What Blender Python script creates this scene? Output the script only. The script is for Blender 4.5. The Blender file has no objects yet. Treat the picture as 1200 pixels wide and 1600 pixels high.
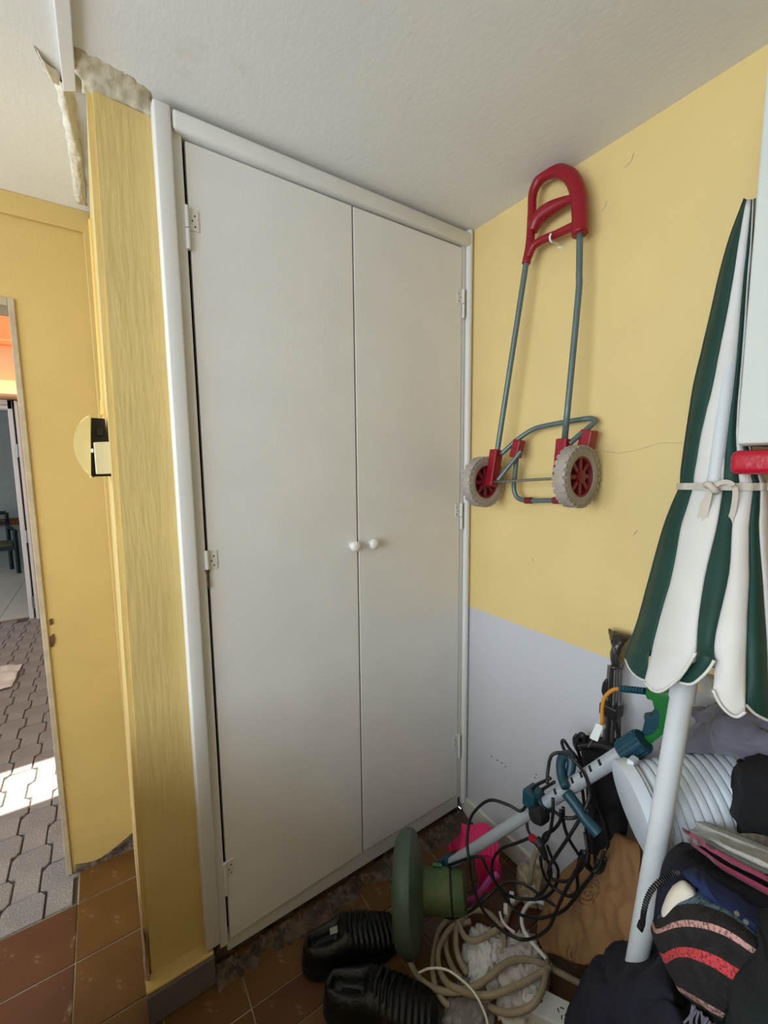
import bpy, bmesh, math, random
from mathutils import Vector, Matrix, noise
random.seed(7)
S = bpy.context.scene
COL = S.collection
PI = math.pi

# ------------------------------------------------------------------ camera
cam_data = bpy.data.cameras.new('camera')
cam = bpy.data.objects.new('camera', cam_data)
COL.objects.link(cam)
yaw, pitch, roll = 0.5933, 0.1099, -0.0104
fwd = Vector((math.sin(yaw)*math.cos(pitch), math.cos(yaw)*math.cos(pitch), -math.sin(pitch)))
rgt = Vector((math.cos(yaw), -math.sin(yaw), 0))
upv = rgt.cross(fwd)
r2 = rgt*math.cos(roll)+upv*math.sin(roll)
u2 = -rgt*math.sin(roll)+upv*math.cos(roll)
M = Matrix((r2, u2, -fwd)).transposed().to_4x4()
M.translation = Vector((-1.1567, -1.1431, 1.4287))
cam.matrix_world = M
cam_data.sensor_fit = 'VERTICAL'
cam_data.sensor_height = 24
cam_data.sensor_width = 18
cam_data.lens = 656.28/1600*24
cam_data.clip_start = 0.02
S.camera = cam

# ------------------------------------------------------------------ world, sun, daylight, exposure
S.view_settings.view_transform = 'Standard'
S.view_settings.look = 'None'
S.view_settings.gamma = 1
S.view_settings.use_curve_mapping = False
S.view_settings.exposure = 0.02
w = bpy.data.worlds.new('sky'); S.world = w
w.use_nodes = True
wn = w.node_tree
bg = wn.nodes['Background']
bg.inputs['Color'].default_value = (0.80, 0.90, 1.0, 1)
bg.inputs['Strength'].default_value = 2.0
sun_d = bpy.data.lights.new('sun', 'SUN'); sun_d.energy = 17.0; sun_d.angle = 0.009
sun_d.color = (1, 0.95, 0.86)
sun = bpy.data.objects.new('sun', sun_d); COL.objects.link(sun)
sun.rotation_euler = Vector((0.10, 0.16, -1.0)).to_track_quat('-Z', 'Y').to_euler()
def area(name, loc, direction, sx, sy, e, col):
    d = bpy.data.lights.new(name, 'AREA'); d.shape = 'RECTANGLE'
    d.size = sx; d.size_y = sy; d.energy = e; d.color = col
    o = bpy.data.objects.new(name, d); COL.objects.link(o)
    o.location = loc
    o.rotation_euler = Vector(direction).to_track_quat('-Z', 'Y').to_euler()
    return o
area('window_daylight', (-3.04, -0.85, 1.5), (1, 0.1, 0.06), 2.3, 1.2, 58, (0.80, 0.91, 1.0))

# ------------------------------------------------------------------ helpers
def lin(c):
    return tuple(((v/255)/12.92 if v/255 <= 0.04045 else ((v/255+0.055)/1.055)**2.4) for v in c) + (1,)

def mat(name, col, rough=0.6, var=0.06, vs=9.0, bump=0.0, bs=80.0, metal=0.0, spec=0.4,
        stretch=(1, 1, 1), dirt=None, trans=0.0, alpha=1.0, emit=0.0, bstretch=None, sheen=0.0):
    m = bpy.data.materials.new(name); m.use_nodes = True
    nt = m.node_tree; N = nt.nodes; L = nt.links
    b = N['Principled BSDF']
    c = lin(col)
    tc = N.new('ShaderNodeTexCoord'); mp = N.new('ShaderNodeMapping')
    mp.inputs['Scale'].default_value = stretch
    L.new(tc.outputs['Object'], mp.inputs['Vector'])
    nz = N.new('ShaderNodeTexNoise'); nz.inputs['Scale'].default_value = vs; nz.inputs['Detail'].default_value = 5
    L.new(mp.outputs[0], nz.inputs['Vector'])
    rp = N.new('ShaderNodeValToRGB')
    rp.color_ramp.elements[0].position = 0.3; rp.color_ramp.elements[1].position = 0.7
    rp.color_ramp.elements[0].color = tuple(v*(1-var) for v in c[:3])+(1,)
    rp.color_ramp.elements[1].color = tuple(min(1, v*(1+var)) for v in c[:3])+(1,)
    L.new(nz.outputs['Fac'], rp.inputs[0])
    out = rp.outputs[0]
    if dirt:
        dl = dirt if isinstance(dirt, list) else [dirt]
        for (dc, th, ds, amt) in dl:
            n2 = N.new('ShaderNodeTexNoise'); n2.inputs['Scale'].default_value = ds; n2.inputs['Detail'].default_value = 7
            n2.inputs['Roughness'].default_value = 0.65
            L.new(tc.outputs['Object'], n2.inputs['Vector'])
            r3 = N.new('ShaderNodeMapRange'); r3.inputs[1].default_value = th; r3.inputs[2].default_value = th+0.08
            r3.inputs[3].default_value = 0; r3.inputs[4].default_value = amt
            L.new(n2.outputs['Fac'], r3.inputs[0])
            mx = N.new('ShaderNodeMix'); mx.data_type = 'RGBA'
            L.new(r3.outputs[0], mx.inputs[0]); L.new(out, mx.inputs[6]); mx.inputs[7].default_value = lin(dc)
            out = mx.outputs[2]
    L.new(out, b.inputs['Base Color'])
    b.inputs['Roughness'].default_value = rough
    b.inputs['Metallic'].default_value = metal
    b.inputs['Specular IOR Level'].default_value = spec
    b.inputs['Transmission Weight'].default_value = trans
    b.inputs['Alpha'].default_value = alpha
    if sheen: b.inputs['Sheen Weight'].default_value = sheen
    if bump:
        mb = N.new('ShaderNodeMapping'); mb.inputs['Scale'].default_value = bstretch or stretch
        L.new(tc.outputs['Object'], mb.inputs['Vector'])
        n3 = N.new('ShaderNodeTexNoise'); n3.inputs['Scale'].default_value = bs; n3.inputs['Detail'].default_value = 4
        L.new(mb.outputs[0], n3.inputs['Vector'])
        bp = N.new('ShaderNodeBump'); bp.inputs['Strength'].default_value = bump; bp.inputs['Distance'].default_value = 0.01
        L.new(n3.outputs['Fac'], bp.inputs['Height']); L.new(bp.outputs[0], b.inputs['Normal'])
    return m

def box(bm, x0, x1, y0, y1, z0, z1, mtx=None):
    vs = [bm.verts.new((x, y, z)) for x in (x0, x1) for y in (y0, y1) for z in (z0, z1)]
    for f in ((0, 1, 3, 2), (4, 6, 7, 5), (0, 4, 5, 1), (2, 3, 7, 6), (0, 2, 6, 4), (1, 5, 7, 3)):
        bm.faces.new([vs[i] for i in f])
    if mtx is not None:
        for v in vs: v.co = mtx @ v.co
    return vs

def catmull(pts, n=6, closed=False):
    P = [Vector(p) for p in pts]
    if len(P) < 3: return P
    out = []; m = len(P)
    rng = m if closed else m-1
    for i in range(rng):
        if closed: a, b, c, d = P[(i-1) % m], P[i], P[(i+1) % m], P[(i+2) % m]
        else:
            b, c = P[i], P[i+1]
            a = P[i-1] if i > 0 else b*2-c
            d = P[i+2] if i+2 < m else c*2-b
        for k in range(n):
            t = k/n
            out.append(0.5*((2*b)+(c-a)*t+(2*a-5*b+4*c-d)*t*t+(3*b-a-3*c+d)*t**3))
    if not closed: out.append(P[-1])
    return out

def tube(bm, pts, r, seg=8, closed=False, smooth=0, flat=1.0):
    P = catmull(pts, smooth, closed) if smooth else [Vector(p) for p in pts]
    n = len(P); R = r if callable(r) else (lambda t: r)
    T = []
    for i in range(n):
        a = P[(i-1) % n] if (closed or i > 0) else P[i]
        b = P[(i+1) % n] if (closed or i < n-1) else P[i]
        t = (b-a); T.append(t.normalized() if t.length > 1e-9 else Vector((0, 0, 1)))
    u = T[0].orthogonal().normalized(); rings = []
    for i in range(n):
        u = (u-T[i]*u.dot(T[i]))
        u = u.normalized() if u.length > 1e-6 else T[i].orthogonal().normalized()
        v = T[i].cross(u); rr = R(i/max(1, n-1))
        rings.append([bm.verts.new(P[i]+u*math.cos(2*PI*k/seg)*rr+v*math.sin(2*PI*k/seg)*rr*flat) for k in range(seg)])
    for i in range(n if closed else n-1):
        A, B = rings[i], rings[(i+1) % n]
        for k in range(seg):
            bm.faces.new((A[k], A[(k+1) % seg], B[(k+1) % seg], B[k]))
    if not closed:
        bm.faces.new(list(reversed(rings[0]))); bm.faces.new(rings[-1])

def lathe(bm, origin, axis, prof, seg=32):
    """prof: (distance along axis, radius); closes the ends when the radius is 0"""
    O = Vector(origin); A = Vector(axis).normalized(); u = A.orthogonal().normalized(); v = A.cross(u)
    rings = []
    for (h, r) in prof:
        if r < 1e-6: rings.append([bm.verts.new(O+A*h)])
        else: rings.append([bm.verts.new(O+A*h+(u*math.cos(2*PI*k/seg)+v*math.sin(2*PI*k/seg))*r) for k in range(seg)])
    for A_, B_ in zip(rings, rings[1:]):
        for k in range(seg):
            k2 = (k+1) % seg
            if len(A_) == 1 and len(B_) == 1: continue
            if len(A_) == 1: bm.faces.new((A_[0], B_[k2], B_[k]))
            elif len(B_) == 1: bm.faces.new((A_[k], A_[k2], B_[0]))
            else: bm.faces.new((A_[k], A_[k2], B_[k2], B_[k]))

def prism(bm, outline, off):
    """outline: list of 3-D points; off: extrusion vector"""
    a = [bm.verts.new(Vector(p)) for p in outline]; b = [bm.verts.new(Vector(p)+Vector(off)) for p in outline]
    n = len(a)
    bm.faces.new(a); bm.faces.new(list(reversed(b)))
    for i in range(n): bm.faces.new((a[i], b[i], b[(i+1) % n], a[(i+1) % n]))

def obj(name, bm, m, parent=None, bevel=0.0, smooth=False, seg=2, kind=None, label=None):
    if bevel:
        bmesh.ops.bevel(bm, geom=[e for e in bm.edges], offset=bevel, segments=seg, profile=0.5, affect='EDGES', clamp_overlap=True)
    bmesh.ops.recalc_face_normals(bm, faces=bm.faces[:])
    me = bpy.data.meshes.new(name); bm.to_mesh(me); bm.free()
    if smooth:
        for p in me.polygons: p.use_smooth = True
        if smooth == 'auto':
            me.set_sharp_from_angle(angle=math.radians(40))
    o = bpy.data.objects.new(name, me); COL.objects.link(o)
    for mm in (m if isinstance(m, (list, tuple)) else [m]): me.materials.append(mm)
    if parent is not None:
        o.parent = parent
        o.matrix_parent_inverse = parent.matrix_basis.inverted()
    if kind: o['kind'] = kind
    if label: o['label'] = label
    return o

def thing(name, label, cat, loc, group=None):
    o = bpy.data.objects.new(name, None); COL.objects.link(o)
    o.empty_display_size = 0.05; o.location = loc
    o.matrix_basis = Matrix.Translation(Vector(loc))
    o['label'] = label; o['category'] = cat
    if group: o['group'] = group
    return o
def tag(o, label, cat, group=None):
    o['label'] = label; o['category'] = cat
    if group: o['group'] = group
    return o
def B(): return bmesh.new()

def grid_surface(rows, nu=8, nv=8):
    """Catmull-Rom patch through a grid of control points"""
    R = [catmull(r, nu) for r in rows]
    cols = list(zip(*R))
    C = [catmull(c, nv) for c in cols]
    return [list(r) for r in zip(*C)]

def sheet(name, rows, m, thick=0.012, amp=0.006, scale=18.0, nu=8, nv=8, back=None, seed=0.0, parent=None, stretch=(1, 1, 1), rnd=0.5, crease=0.0, facet=0.0):
    """a folded / crumpled layer of cloth or paper: front surface with folds, rounded rim and a back"""
    G = grid_surface(rows, nu, nv); nr, nc = len(G), len(G[0])
    bk = Vector(back or (0.75, 0.30, -0.50)).normalized()
    def nrm(i, j):
        a = G[min(i+1, nr-1)][j]-G[max(i-1, 0)][j]; b = G[i][min(j+1, nc-1)]-G[i][max(j-1, 0)]
        q = a.cross(b)
        q = q.normalized() if q.length > 1e-9 else -bk
        return q if q.dot(bk) < 0 else -q
    bm = B(); uvl = bm.loops.layers.uv.new('UVMap')
    F = []; K = []; uv = {}
    for i in range(nr):
        f = []; k = []
        for j in range(nc):
            p = G[i][j]; n = nrm(i, j)
            q = Vector((p.x*stretch[0], p.y*stretch[1], p.z*stretch[2]))*scale+Vector((seed, seed*1.7, -seed))
            d = noise.noise(q)*amp+noise.noise(q*2.7)*amp*0.4
            if crease:
                d -= crease*max(0, 0.09-abs(noise.noise(q*0.8+Vector((9, 3, 1)))))*11
            if facet:
                d += facet*(noise.voronoi(q*0.55)[0][0]-0.4)+facet*0.45*(noise.voronoi(q*1.5+Vector((5, 2, 8)))[0][0]-0.4)
            s, t = 2*i/(nr-1)-1, 2*j/(nc-1)-1
            e = max(abs(s), abs(t)); rim = max(0, (e-(1-rnd))/rnd)
            drop = 1-math.sqrt(max(0, 1-rim*rim))
            a = bm.verts.new(p+n*d+bk*thick*0.5*drop); uv[a] = (j/(nc-1), 1-i/(nr-1))
            c = bm.verts.new(p+n*d*0.5+bk*thick*(1-0.5*drop)+bk*0.001); uv[c] = uv[a]
            f.append(a); k.append(c)
        F.append(f); K.append(k)
    def face(vs):
        fc = bm.faces.new(vs)
        for l in fc.loops: l[uvl].uv = uv[l.vert]
    for i in range(nr-1):
        for j in range(nc-1):
            face((F[i][j], F[i][j+1], F[i+1][j+1], F[i+1][j]))
            face((K[i][j], K[i+1][j], K[i+1][j+1], K[i][j+1]))
    for j in range(nc-1):
        face((F[0][j], K[0][j], K[0][j+1], F[0][j+1])); face((F[-1][j], F[-1][j+1], K[-1][j+1], K[-1][j]))
    for i in range(nr-1):
        face((F[i][0], F[i+1][0], K[i+1][0], K[i][0])); face((F[i][-1], K[i][-1], K[i+1][-1], F[i+1][-1]))
    return obj(name, bm, m, parent, smooth=True)

# ------------------------------------------------------------------ materials
m_yellow = mat('yellow_wall_paint', (196, 168, 104), 0.55, 0.05, 5, bump=0.05, bs=130)
m_column = mat('yellow_rough_paint', (210, 185, 122), 0.5, 0.05, 6, bump=0.24, bs=70, bstretch=(1, 1, 0.12),
               dirt=((150, 125, 70), 0.70, 9, 0.5))
m_white = mat('white_gloss_paint', (224, 223, 221), 0.42, 0.03, 6, bump=0.05, bs=140, dirt=((140, 130, 115), 0.72, 26, 0.45))
m_trim = mat('white_trim_paint', (216, 215, 212), 0.4, 0.03, 6, bump=0.05, bs=60, dirt=((125, 115, 100), 0.74, 22, 0.5))
m_ceil = mat('ceiling_plaster', (224, 223, 220), 0.8, 0.03, 3, bump=0.055, bs=70, bstretch=(1.3, 0.8, 1), dirt=((190, 180, 158), 0.62, 2.2, 0.35))
m_dark = mat('dark_gap', (25, 22, 20), 0.9)
m_grout = mat('grout', (150, 136, 112), 0.9, 0.35, 9, bump=0.4, bs=80)
m_tiles = [mat('terracotta_tile', (84, 52, 28), 0.45, 0.14, 8, bump=0.12, bs=40, dirt=((165, 150, 130), 0.60, 14, 0.5)),
           mat('ochre_tile', (94, 64, 28), 0.45, 0.14, 8, bump=0.12, bs=40, dirt=((160, 148, 125), 0.60, 13, 0.5)),
           mat('brown_tile', (84, 52, 30), 0.48, 0.14, 8, bump=0.12, bs=40, dirt=((150, 140, 120), 0.60, 15, 0.5))]
m_cement = mat('crumbled_cement', (96, 82, 68), 0.95, 0.45, 24, bump=1.0, bs=60, dirt=((52, 42, 34), 0.5, 22, 0.8))
m_skirt = mat('grey_cement_skirting', (98, 94, 90), 0.8, 0.15, 9, bump=0.2, bs=60)
m_paver = mat('speckled_paver', (134, 130, 126), 0.75, 0.16, 6, bump=0.5, bs=160, dirt=((196, 190, 186), 0.58, 120, 0.7))
m_base_r = mat('white_skirting', (205, 200, 190), 0.6, 0.06, 10, dirt=((140, 112, 78), 0.62, 22, 0.6))
m_red = mat('red_plastic', (136, 18, 32), 0.35, 0.05, 9)
m_redd = mat('dark_red_plastic', (118, 22, 34), 0.45, 0.06, 9)
m_redp = mat('red_gloss_paint', (170, 22, 44), 0.22, 0.06, 9, bump=0.08, bs=90, dirt=((215, 150, 150), 0.73, 140, 0.6))
m_tubeg = mat('grey_green_tube', (96, 112, 112), 0.38, 0.05, 12, metal=0.3)
m_rubber = mat('worn_pale_rubber', (158, 148, 138), 0.75, 0.14, 12, bump=0.3, bs=120)
m_steel = mat('steel', (150, 150, 148), 0.3, 0.05, 10, metal=0.9)
m_rust = mat('rusty_steel', (96, 66, 46), 0.7, 0.3, 60, metal=0.3)
m_knob = mat('white_knob', (228, 226, 220), 0.25, 0.01)
m_green = mat('green_canopy_cloth', (18, 58, 50), 0.62, 0.10, 10, bump=0.06, bs=160)
m_canw = mat('white_canopy_cloth', (206, 204, 200), 0.7, 0.05, 8, bump=0.08, bs=160)
m_strap = mat('grey_strap', (186, 178, 166), 0.8, 0.08, 30, bump=0.2, bs=160)
m_pole = mat('white_pole_paint', (196, 200, 202), 0.35, 0.05, 14, dirt=((150, 145, 135), 0.72, 60, 0.5))
m_cab = mat('white_cabinet', (192, 196, 190), 0.5, 0.03, 7, bump=0.05, bs=130, dirt=((150, 148, 140), 0.74, 40, 0.4))
m_black = mat('black_rubber', (22, 22, 23), 0.45, 0.1, 20)
m_blackp = mat('black_plastic', (28, 28, 30), 0.4, 0.1, 20)
m_blackc = mat('black_cloth', (12, 12, 15), 0.9, 0.2, 30, bump=0.25, bs=200)
m_leather = mat('black_shoe_leather', (10, 10, 11), 0.42, 0.25, 30, bump=0.3, bs=90)
m_cream = mat('cream_device_plastic', (222, 202, 140), 0.5, 0.03)
m_creambox = mat('pale_cream_plastic', (214, 205, 168), 0.5, 0.04)
m_cond = mat('yellow_painted_conduit', (216, 182, 104), 0.5, 0.04)
m_tgreen = mat('bright_green_plastic', (22, 98, 40), 0.4, 0.08, 14)
m_ogreen = mat('dusty_green_plastic', (64, 82, 46), 0.6, 0.25, 14, dirt=((96, 84, 60), 0.55, 20, 0.5))
m_guard = mat('dusty_green_guard', (66, 82, 66), 0.5, 0.16, 10, bump=0.08, bs=90, dirt=((120, 112, 92), 0.62, 30, 0.35))
m_teal = mat('teal_plastic', (22, 62, 76), 0.42, 0.1, 14)
m_alu = mat('pale_aluminium', (168, 174, 180), 0.38, 0.06, 30, metal=0.25, dirt=((110, 108, 104), 0.68, 70, 0.5))
m_hose = mat('dusty_cream_hose', (160, 146, 120), 0.5, 0.12, 26, dirt=((120, 108, 86), 0.6, 30, 0.4))
m_wcord = mat('white_cord', (226, 224, 214), 0.45, 0.04)
m_orange = mat('orange_cord', (190, 128, 40), 0.5, 0.06)
m_wpl = mat('white_plastic', (224, 224, 220), 0.35, 0.04, dirt=((150, 140, 125), 0.7, 40, 0.4))
m_pink = mat('pink_plastic', (214, 44, 104), 0.5, 0.08, 16)
m_lilac = mat('lilac_plastic', (196, 84, 158), 0.5, 0.08, 16)
m_bagw = mat('white_bag_film', (214, 212, 206), 0.28, 0.12, 16, bump=0.4, bs=50, dirt=((150, 140, 124), 0.6, 14, 0.5))
m_bagr = mat('printed_bag_film', (198, 190, 182), 0.3, 0.12, 16, bump=0.4, bs=50, dirt=((150, 40, 56), 0.62, 26, 0.7))
m_wrap = mat('cloudy_wrap', (176, 160, 132), 0.3, 0.12, 16, bump=0.4, bs=50)
m_clear = mat('clear_film', (190, 186, 176), 0.15, 0.1, 16, bump=0.5, bs=40, trans=0.6)
m_duct = mat('pale_duct_plastic', (196, 204, 210), 0.42, 0.04, 14)
m_purple = mat('purple_grey_cotton', (96, 94, 106), 0.9, 0.08, 14, bump=0.2, bs=220, sheen=0.2)
m_greyc = mat('light_grey_towel', (178, 176, 168), 0.95, 0.10, 40, bump=0.4, bs=200, sheen=0.2)
m_pinkc = mat('dusty_pink_cotton', (150, 58, 84), 0.9, 0.10, 24, bump=0.25, bs=200, sheen=0.2)
m_navy = mat('navy_fleece', (17, 19, 33), 0.9, 0.16, 30, bump=0.25, bs=160)
m_navy2 = mat('slate_navy_jersey', (23, 25, 38), 0.92, 0.14, 30, bump=0.25, bs=200)
m_royal = mat('royal_blue_cotton', (22, 38, 80), 0.85, 0.18, 24, bump=0.2, bs=160)
m_lining = mat('off_white_lining', (206, 198, 182), 0.9, 0.06, 14, bump=0.15, bs=120)
m_dgreen = mat('dark_green_fleece', (12, 20, 20), 0.95, 0.2, 30, bump=0.25, bs=160)
m_lace = mat('black_lace', (30, 30, 33), 0.7, 0.1)
m_teeth = mat('zip_teeth', (62, 60, 60), 0.4, 0.1, metal=0.7)
m_peach = mat('peach_render', (232, 188, 142), 0.7, 0.03)
m_orangew = mat('orange_render', (214, 116, 62), 0.7, 0.03)
m_slate = mat('grey_blue_wall', (150, 160, 162), 0.8, 0.04)
m_intile = mat('pale_floor_tile', (196, 192, 184), 0.4, 0.05)
m_wood = mat('wood_rail', (112, 70, 42), 0.5, 0.2, 14, stretch=(1, 6, 6))
m_chairm = mat('dark_green_metal', (24, 42, 50), 0.35, 0.06, metal=0.3)
m_seat = mat('olive_cushion', (86, 92, 70), 0.9, 0.1)
m_brownc = mat('shaded_gap_brown', (72, 50, 40), 0.7, 0.15)
m_jamb = mat('greyed_jamb', (176, 160, 134), 0.75, 0.12, 26, dirt=((96, 84, 66), 0.68, 40, 0.6))
m_tape = mat('torn_paper_tape', (216, 210, 194), 0.9, 0.10, 20, bump=0.5, bs=60)
m_stain = mat('brown_filler', (176, 164, 138), 0.95, 0.14, 18, bump=0.5, bs=60)
m_filler = mat('pale_filler', (190, 181, 158), 0.9, 0.12, 18, bump=0.25, bs=60)
m_smoke = mat('dark_film_wrap', (46, 42, 40), 0.12, 0.2, 30, bump=0.5, bs=60)
m_plaster = mat('bare_plaster', (168, 140, 112), 0.9, 0.2, 20, bump=0.5, bs=60)

# right wall: yellow above, grey dado below, worn white at the foot
m_wallr = mat('two_tone_wall_paint', (216, 190, 128), 0.55, 0.045, 4, bump=0.07, bs=120)
nt = m_wallr.node_tree; N = nt.nodes; L = nt.links
pb = N['Principled BSDF']; src = pb.inputs['Base Color'].links[0].from_socket
tc = N.new('ShaderNodeTexCoord'); sp = N.new('ShaderNodeSeparateXYZ'); L.new(tc.outputs['Object'], sp.inputs[0])
nz = N.new('ShaderNodeTexNoise'); nz.inputs['Scale'].default_value = 30; L.new(tc.outputs['Object'], nz.inputs['Vector'])
ma = N.new('ShaderNodeMath'); ma.operation = 'MULTIPLY_ADD'; ma.inputs[1].default_value = 0.004; L.new(nz.outputs['Fac'], ma.inputs[0]); L.new(sp.outputs['Z'], ma.inputs[2])
gt = N.new('ShaderNodeMath'); gt.operation = 'GREATER_THAN'; gt.inputs[1].default_value = 0.884; L.new(ma.outputs[0], gt.inputs[0])
mx = N.new('ShaderNodeMix'); mx.data_type = 'RGBA'; L.new(gt.outputs[0], mx.inputs[0]); mx.inputs[6].default_value = lin((190, 189, 192)); L.new(src, mx.inputs[7])
n2 = N.new('ShaderNodeTexNoise'); n2.inputs['Scale'].default_value = 16; n2.inputs['Detail'].default_value = 8; n2.inputs['Roughness'].default_value = 0.7
L.new(tc.outputs['Object'], n2.inputs['Vector'])
r3 = N.new('ShaderNodeMapRange'); r3.inputs[1].default_value = 0.70; r3.inputs[2].default_value = 0.74; r3.inputs[4].default_value = 0.4; L.new(n2.outputs['Fac'], r3.inputs[0])
m2 = N.new('ShaderNodeMix'); m2.data_type = 'RGBA'; L.new(r3.outputs[0], m2.inputs[0]); L.new(mx.outputs[2], m2.inputs[6]); m2.inputs[7].default_value = lin((130, 120, 105))
L.new(m2.outputs[2], pb.inputs['Base Color'])

# striped blanket: bands across v
m_stripe = mat('striped_wool', (30, 26, 26), 0.95, 0.5, 60, bump=0.6, bs=230)
nt = m_stripe.node_tree; N = nt.nodes; L = nt.links
pb = N['Principled BSDF']; src = pb.inputs['Base Color'].links[0].from_socket
uvn = N.new('ShaderNodeUVMap'); sp = N.new('ShaderNodeSeparateXYZ'); L.new(uvn.outputs[0], sp.inputs[0])
nz = N.new('ShaderNodeTexNoise'); nz.inputs['Scale'].default_value = 260; nz.inputs['Detail'].default_value = 2
mp = N.new('ShaderNodeMapping'); mp.inputs['Scale'].default_value = (0.3, 1, 1)
tc = N.new('ShaderNodeTexCoord'); L.new(tc.outputs['Object'], mp.inputs[0]); L.new(mp.outputs[0], nz.inputs['Vector'])
def band(prev, v0, v1, col, dens):
    a = N.new('ShaderNodeMath'); a.operation = 'GREATER_THAN'; a.inputs[1].default_value = v0; L.new(sp.outputs['Y'], a.inputs[0])
    b = N.new('ShaderNodeMath'); b.operation = 'LESS_THAN'; b.inputs[1].default_value = v1; L.new(sp.outputs['Y'], b.inputs[0])
    c = N.new('ShaderNodeMath'); c.operation = 'MULTIPLY'; L.new(a.outputs[0], c.inputs[0]); L.new(b.outputs[0], c.inputs[1])
    g = N.new('ShaderNodeMapRange'); g.inputs[1].default_value = dens; g.inputs[2].default_value = dens+0.06; g.inputs[3].default_value = 0.35; g.inputs[4].default_value = 1.0; L.new(nz.outputs['Fac'], g.inputs[0])
    d = N.new('ShaderNodeMath'); d.operation = 'MULTIPLY'; L.new(c.outputs[0], d.inputs[0]); L.new(g.outputs[0], d.inputs[1])
    x = N.new('ShaderNodeMix'); x.data_type = 'RGBA'; L.new(d.outputs[0], x.inputs[0]); L.new(prev, x.inputs[6]); x.inputs[7].default_value = lin(col)
    return x.outputs[2]
q = band(src, 0.76, 0.825, (196, 148, 140), 0.42)
q = band(q, 0.45, 0.54, (200, 66, 70), 0.42)
q = band(q, 0.12, 0.18, (172, 132, 124), 0.45)
q = band(q, 0.955, 1.1, (96, 128, 144), 0.45)
L.new(q, pb.inputs['Base Color'])

# kraft paper with faded brown print
m_kraft = mat('kraft_paper', (132, 97, 60), 0.75, 0.08, 8, bump=0.2, bs=40)
nt = m_kraft.node_tree; N = nt.nodes; L = nt.links
pb = N['Principled BSDF']; src = pb.inputs['Base Color'].links[0].from_socket
uvn = N.new('ShaderNodeUVMap')
mp = N.new('ShaderNodeMapping'); mp.inputs['Location'].default_value = (-0.46, -0.60, 0); L.new(uvn.outputs[0], mp.inputs[0])
sc = N.new('ShaderNodeVectorMath'); sc.operation = 'MULTIPLY'; sc.inputs[1].default_value = (1, 1.3, 0); L.new(mp.outputs[0], sc.inputs[0])
ln = N.new('ShaderNodeVectorMath'); ln.operation = 'LENGTH'; L.new(sc.outputs[0], ln.inputs[0])
sn = N.new('ShaderNodeMath'); sn.operation = 'MULTIPLY'; sn.inputs[1].default_value = 170; L.new(ln.outputs['Value'], sn.inputs[0])
si = N.new('ShaderNodeMath'); si.operation = 'SINE'; L.new(sn.outputs[0], si.inputs[0])
g1 = N.new('ShaderNodeMath'); g1.operation = 'GREATER_THAN'; g1.inputs[1].default_value = 0.35; L.new(si.outputs[0], g1.inputs[0])
g2 = N.new('ShaderNodeMath'); g2.operation = 'LESS_THAN'; g2.inputs[1].default_value = 0.14; L.new(ln.outputs['Value'], g2.inputs[0])
g3 = N.new('ShaderNodeMath'); g3.operation = 'MULTIPLY'; L.new(g1.outputs[0], g3.inputs[0]); L.new(g2.outputs[0], g3.inputs[1])
nz = N.new('ShaderNodeTexNoise'); nz.inputs['Scale'].default_value = 14; L.new(uvn.outputs[0], nz.inputs['Vector'])
g4 = N.new('ShaderNodeMath'); g4.operation = 'GREATER_THAN'; g4.inputs[1].default_value = 0.46; L.new(nz.outputs['Fac'], g4.inputs[0])
g5 = N.new('ShaderNodeMath'); g5.operation = 'MULTIPLY'; L.new(g3.outputs[0], g5.inputs[0]); L.new(g4.outputs[0], g5.inputs[1])
g6 = N.new('ShaderNodeMath'); g6.operation = 'MULTIPLY'; g6.inputs[1].default_value = 0.85; L.new(g5.outputs[0], g6.inputs[0])
sx = N.new('ShaderNodeSeparateXYZ'); L.new(uvn.outputs[0], sx.inputs[0])
def cmp(op, sock, v):
    n_ = N.new('ShaderNodeMath'); n_.operation = op; n_.inputs[1].default_value = v; L.new(sock, n_.inputs[0]); return n_.outputs[0]
def mul(a_, b_):
    n_ = N.new('ShaderNodeMath'); n_.operation = 'MULTIPLY'; L.new(a_, n_.inputs[0]); L.new(b_, n_.inputs[1]); return n_.outputs[0]
bw = N.new('ShaderNodeMath'); bw.operation = 'MULTIPLY'; bw.inputs[1].default_value = 150; L.new(sx.outputs['X'], bw.inputs[0])
bs_ = N.new('ShaderNodeMath'); bs_.operation = 'SINE'; L.new(bw.outputs[0], bs_.inputs[0])
bars = mul(mul(cmp('GREATER_THAN', bs_.outputs[0], 0.1), mul(cmp('GREATER_THAN', sx.outputs['X'], 0.44), cmp('LESS_THAN', sx.outputs['X'], 0.58))), mul(cmp('GREATER_THAN', sx.outputs['Y'], 0.05), cmp('LESS_THAN', sx.outputs['Y'], 0.24)))
nb = N.new('ShaderNodeTexNoise'); nb.inputs['Scale'].default_value = 60; L.new(uvn.outputs[0], nb.inputs['Vector'])
bars = mul(bars, cmp('GREATER_THAN', nb.outputs['Fac'], 0.45))
ad = N.new('ShaderNodeMath'); ad.operation = 'MULTIPLY_ADD'; ad.inputs[1].default_value = 0.8; L.new(bars, ad.inputs[0]); L.new(g6.outputs[0], ad.inputs[2]); ad.use_clamp = True
mx = N.new('ShaderNodeMix'); mx.data_type = 'RGBA'; L.new(ad.outputs[0], mx.inputs[0]); L.new(src, mx.inputs[6]); mx.inputs[7].default_value = lin((84, 48, 30))
L.new(mx.outputs[2], pb.inputs['Base Color'])

# ================================================================== SETTING
H = 2.2504
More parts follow.
